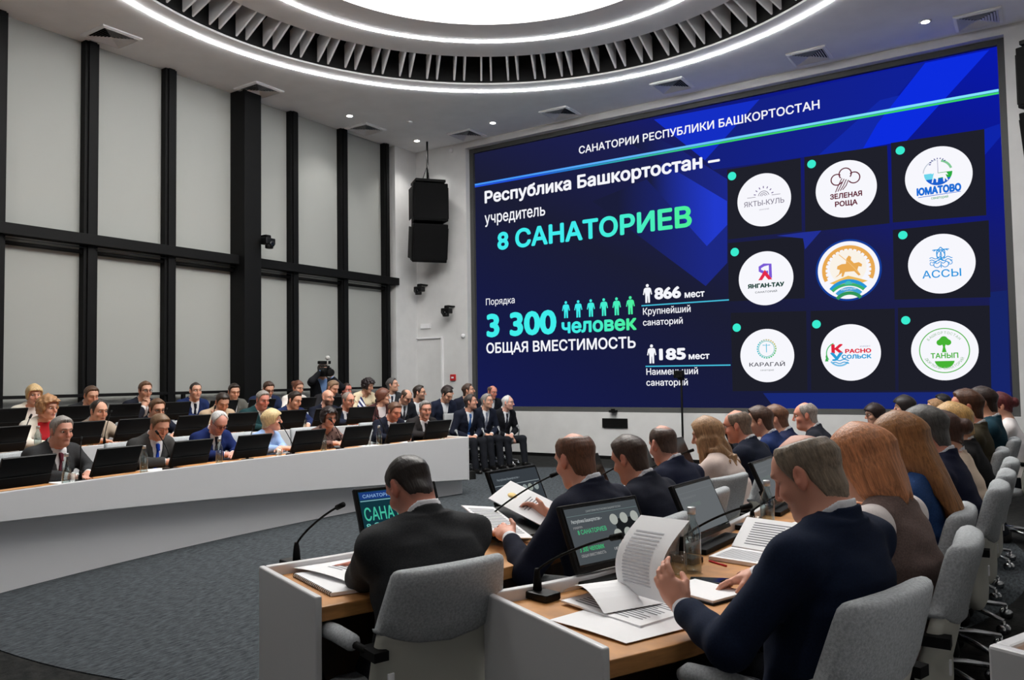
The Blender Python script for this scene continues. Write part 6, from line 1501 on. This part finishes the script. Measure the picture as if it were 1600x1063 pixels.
mini(m2, [('rect', (-.245, -.132, .245, .132), (58, 64, 70)), ('text', ('Республика Башкортостан –', -.2, .075, .24, .014), (140, 150, 156)), ('rect', (-.24, .04, .24, .044), (150, 160, 164)), ('rect', (-.2, -.02, .0, -.016), (130, 140, 140)), ('disc', (.06, .0, .026), (140, 150, 150)), ('disc', (.12, .0, .026), (150, 158, 150)), ('disc', (.185, .0, .026), (140, 150, 150))])
for mm in (m5, m6): mini(mm, [('rect', (-.245, -.132, .245, .132), (104, 108, 111)), ('rect', (-.24, .094, .24, .096), (116, 122, 124)), ('text', ('Республика Башкортостан –', -.22, .06, .2, .016), (116, 120, 122)), ('text', ('8 САНАТОРИЕВ', -.2, .01, .19, .02), (108, 122, 116))])
# ---- right block: microphones
def long_mic(x, y, az, tip, lab, g_, slab=False):
    t = make_mic(tip); t.location = (x, y, .745); t.rotation_euler = (0, 0, -R(az)); tag(t, lab, 'microphone', g_)
    return t
g_ = 'gooseneck microphones of the desks on the right'
long_mic(-1.47, 2.37, 102, (0, .34, .25), 'long black gooseneck microphone at the near corner of the second right desk', g_)
long_mic(-1.24, 3.12, 104, (.0, .29, .25), 'black gooseneck microphone behind the nearest water bottle', g_)
long_mic(-1.19, 3.9, 100, (.0, .29, .25), 'black gooseneck microphone beside the second water bottle on the right', g_)
long_mic(-2.56, 2.27, 101, (.0, .31, .275), 'black gooseneck microphone at the near corner of the front right desk', g_)
long_mic(-2.22, 3.15, 20, (.0, .40, .26), 'black gooseneck microphone behind the open folder', g_)
long_mic(-2.2, 3.95, 40, (.0, .42, .30), 'black gooseneck microphone left of the second bent man in navy', g_)
long_mic(-2.2, 4.7, 40, (.0, .42, .26), 'black gooseneck microphone before the man with the thinning crown', g_)
# bottles and tumblers
bottle(-1.14, 2.97, .745, 'glass water bottle with amber reflections beside the page of the large man', 'water bottles on the right desks', 1.0)
bottle(-1.11, 3.875, .745, 'second glass water bottle, left of the chin of the large man', 'water bottles on the right desks', 1.0)
bottle(-2.2, 4.02, .745, 'glass water bottle behind the raised folder page in the front right row', 'water bottles on the right desks', 1.0)
tumbler(-1.165, 2.885, .745, 'drinking glass in front of the nearest water bottle', 'drinking glasses on the right desks')
tumbler(-1.15, 3.78, .745, 'drinking glass in front of the second water bottle', 'drinking glasses on the right desks')
# papers of the large man
sheet('paper_sheet', [(-1.30, 2.16), (-1.00, 2.08), (-.86, 2.40), (-1.20, 2.50)], .749, 'blank white sheet hanging over the near edge of the desk', 'paper', th=.0015, curl=lambda u, v: .004 * math.sin(3 * u))
sheet('paper_sheet', [(-1.36, 2.34), (-1.02, 2.22), (-.93, 2.50), (-1.27, 2.64)], .7535, 'white printed stack of pages lying open under the hand of the large man', 'paper', th=.006, lines=(.1, .9, .1, .9, 14))
sheet('paper_sheet', [(-1.40, 2.42), (-1.16, 2.26), (-1.05, 2.46), (-1.30, 2.66)], .764, 'blank turned page curving over the printed stack', 'paper', th=.001, curl=lambda u, v: .05 * math.sin(math.pi * min(1, u * 1.0)) * (1 - .3 * v))
# raised page in the left hand
t_ = []
A0 = Vector((-1.12, 2.42, .772)); A1 = Vector((-1.02, 2.56, .772))
n_ = 12; V = []; F = []
for s_ in (0, 1):
    for i in range(n_ + 1):
        u = i / n_
        lo_p = Vector((-1.20, 2.50, .775)) * (1 - u) + Vector((-.965, 2.34, .80)) * u
        for j in range(n_ + 1):
            v = j / n_
            p = lo_p + Vector((-.02 + .06 * v, .05 * v, .25 * v)) + Vector((-.05, -.03, 0)) * math.sin(math.pi * v) * .8 + Vector((.0, .0, 0))
            V.append(p + Vector((.0006, -.0012, 0)) * s_)
k = (n_ + 1) ** 2
for i in range(n_):
    for j in range(n_):
        a = i * (n_ + 1) + j; F.append((a, a + n_ + 1, a + n_ + 2, a + 1)); F.append((k + a, k + a + 1, k + a + n_ + 2, k + a + n_ + 1))
mb = MB(); mb.add(V, F, 0, True); pg = mb.build('paper_sheet', M_paper); tag(pg, 'upright curling page gripped in the left hand of the large man', 'paper')
mb = MB()
for r_ in range(16):
    v = .15 + .7 * r_ / 16; pts_ = []
    for i in range(9):
        u = .15 + .6 * i / 8
        for w in (v, v + .018):
            lo_p = Vector((-1.20, 2.50, .775)) * (1 - u) + Vector((-.965, 2.34, .80)) * u
            pts_.append(lo_p + Vector((-.02 + .06 * w, .05 * w, .25 * w)) + Vector((-.05, -.03, 0)) * math.sin(math.pi * w) * .8 + Vector((.002, -.004, 0)))
    mb.add(pts_, [(2 * i, 2 * i + 2, 2 * i + 3, 2 * i + 1) for i in range(8)])
mb.build('printed_text', mat('faint_ink', (190, 190, 196), .9), pg)
# notebook, phone, pen, clip
t = thing('notebook', 'dark covered open notebook with white pages under the right hand of the large man', 'notebook', (-1.0, 2.70, .745), 20)
MB().box((0, 0, .004), (.24, .19, .008)).build('cover', M_black, t, bevel=.002); MB().box((0, .0, .012), (.23, .18, .009)).build('pages', M_paper, t, bevel=.002)
t = thing('smartphone', 'black smartphone lying beyond the notebook of the large man', 'phone', (-1.03, 2.86, .745), 70)
MB().box((0, 0, .005), (.075, .15, .009)).build('phone_case', M_plastic, t, bevel=.003); MB().box((0, 0, .0099), (.068, .142, .0006)).build('phone_screen', M_screen, t)
mb = MB(); mb.cyl((0, 0, 0), (0, .135, .0), .0042, 10); mb.cyl((0, -.012, 0), (0, 0, 0), .001, 10, r2=.0042); mb.cyl((0, .135, 0), (0, .142, 0), .003, 10)
pen = mb.build('pen', M_black); pen.location = (-.965, 2.80, .772); pen.rotation_euler = (R(14), 0, R(-70)); tag(pen, 'black pen held in the right hand of the large man', 'pen')
mb = MB(); mb.cyl((0, 0, .004), (0, .1, .004), .004, 8); o = mb.build('pen', M_red); o.location = (-1.06, 3.12, .745); o.rotation_euler = (0, 0, R(60)); tag(o, 'short dark red pencil lying near the open booklet', 'pencil')
# open booklet before the woman in the vest, with pages standing
sheet('booklet', [(-1.16, 3.20), (-.92, 3.16), (-.90, 3.36), (-1.14, 3.42)], .747, 'open printed booklet lying before the woman in the taupe vest, lower leaf', 'booklet', th=.014, lines=(.08, .92, .12, .9, 10))
sheet('booklet', [(-1.14, 3.43), (-.89, 3.37), (-.87, 3.53), (-1.12, 3.59)], .752, 'raised upper leaf of the open booklet before the woman in the taupe vest', 'booklet', th=.012, curl=lambda u, v: .10 * v, lines=(.2, .9, .12, .9, 10))
sheet('paper_sheet', [(-1.12, 3.95), (-.85, 3.8), (-.78, 4.0), (-1.05, 4.2)], .748, 'white papers behind the second water bottle on the right', 'paper', th=.008, lines=(.1, .9, .1, .9, 8))
# front right row: papers of the bent man and the open folder
sheet('spiral_notebook', [(-2.44, 2.15), (-2.10, 2.02), (-1.98, 2.24), (-2.30, 2.42)], .747, 'white spiral notebook under the papers at the near corner of the front right desk', 'notebook', th=.012)
mb = MB()
for i in range(24):
    u = (i + .5) / 24; c_ = Vector((-2.44, 2.15, 0)) * (1 - u) + Vector((-2.10, 2.02, 0)) * u
    mb.tube([(c_.x + .004 * math.cos(a_) * .4, c_.y - .0 + .006 * math.cos(a_), .752 + .009 * math.sin(a_)) for a_ in np.linspace(0, 2 * math.pi, 8, endpoint=False)], .0013, 5, closed=True)
o = bpy.data.objects[[k_ for k_ in bpy.data.objects.keys() if k_.startswith('spiral_notebook')][0]]; mb.build('spiral', M_black, o)
sheet('paper_sheet', [(-2.52, 2.20), (-2.14, 2.13), (-2.10, 2.36), (-2.42, 2.46)], .762, 'white page with small gold emblem on the spiral notebook', 'paper', th=.001, curl=lambda u, v: .012 * math.sin(2.5 * u), lines=(.35, .75, .3, .6, 4))
M_gold = mat('gold_print', (226, 196, 130), .8)
fold = thing('document_folder', 'open folder of white printed papers with gold emblem held by the man reading', 'folder', (-2.12, 3.26, .835), -80)
for nm, q_, txt_ in (('cover_page', (.10, .05, 30), True), ('inner_page', (-.17, -.02, -6), False)):
    M_ = Matrix.Translation((q_[0], q_[1], .0 if not txt_ else .05)) @ Matrix.Rotation(R(q_[2] * .6), 4, 'Z') @ Matrix.Rotation(R(22), 4, 'X') @ Matrix.Rotation(R(-18 if txt_ else 10), 4, 'Y')
    mb = MB(); mb.box((0, 0, 0), (.215, .30, .004)); mb.v = [tuple(M_ @ Vector(v)) for v in mb.v]; pg_ = mb.build(nm, M_paper, fold)
    mb = MB()
    for r_ in range(4 if txt_ else 16): mb.box((0, (.0 if txt_ else .12) - .015 * r_, .0026), (.12 - .02 * (r_ % 2) if txt_ else .17, .005, .0006))
    mb.v = [tuple(M_ @ Vector(v)) for v in mb.v]; mb.build('printed_text', M_ink, pg_)
    if txt_:
        mb = MB(); mb.lathe([(.024, 0), (.024, .0006)], (0, .075, .0022), 20); mb.v = [tuple(M_ @ Vector(v)) for v in mb.v]; mb.build('printed_emblem', M_gold, pg_)
M_ = Matrix.Translation((-.02, 0, -.02)); mb = MB(); mb.box((-.03, .02, -.03), (.46, .30, .006)); mb.v = [tuple(Matrix.Rotation(R(18), 4, 'X') @ Vector(v)) for v in mb.v]; mb.build('folder_cover', M_plastic, fold, bevel=.002)
# dark tablet held by the wavy-haired woman
mb = MB(); mb.box((0, 0, 0), (.16, .008, .24)); o = mb.build('tablet', M_plastic, bevel=.003); o.location = (-2.22, 5.28, 1.0); o.rotation_euler = (R(-25), 0, R(90)); tag(o, 'black tablet held up before the woman with wavy hair', 'tablet')
mb = MB(); mb.box((0, 0, 0), (.07, .008, .14)); o = mb.build('smartphone', M_plastic, bevel=.002); o.location = (-2.14, 7.48, .96); o.rotation_euler = (R(-20), 0, R(80)); tag(o, 'black phone in the hand of the grey man at the far end', 'phone')
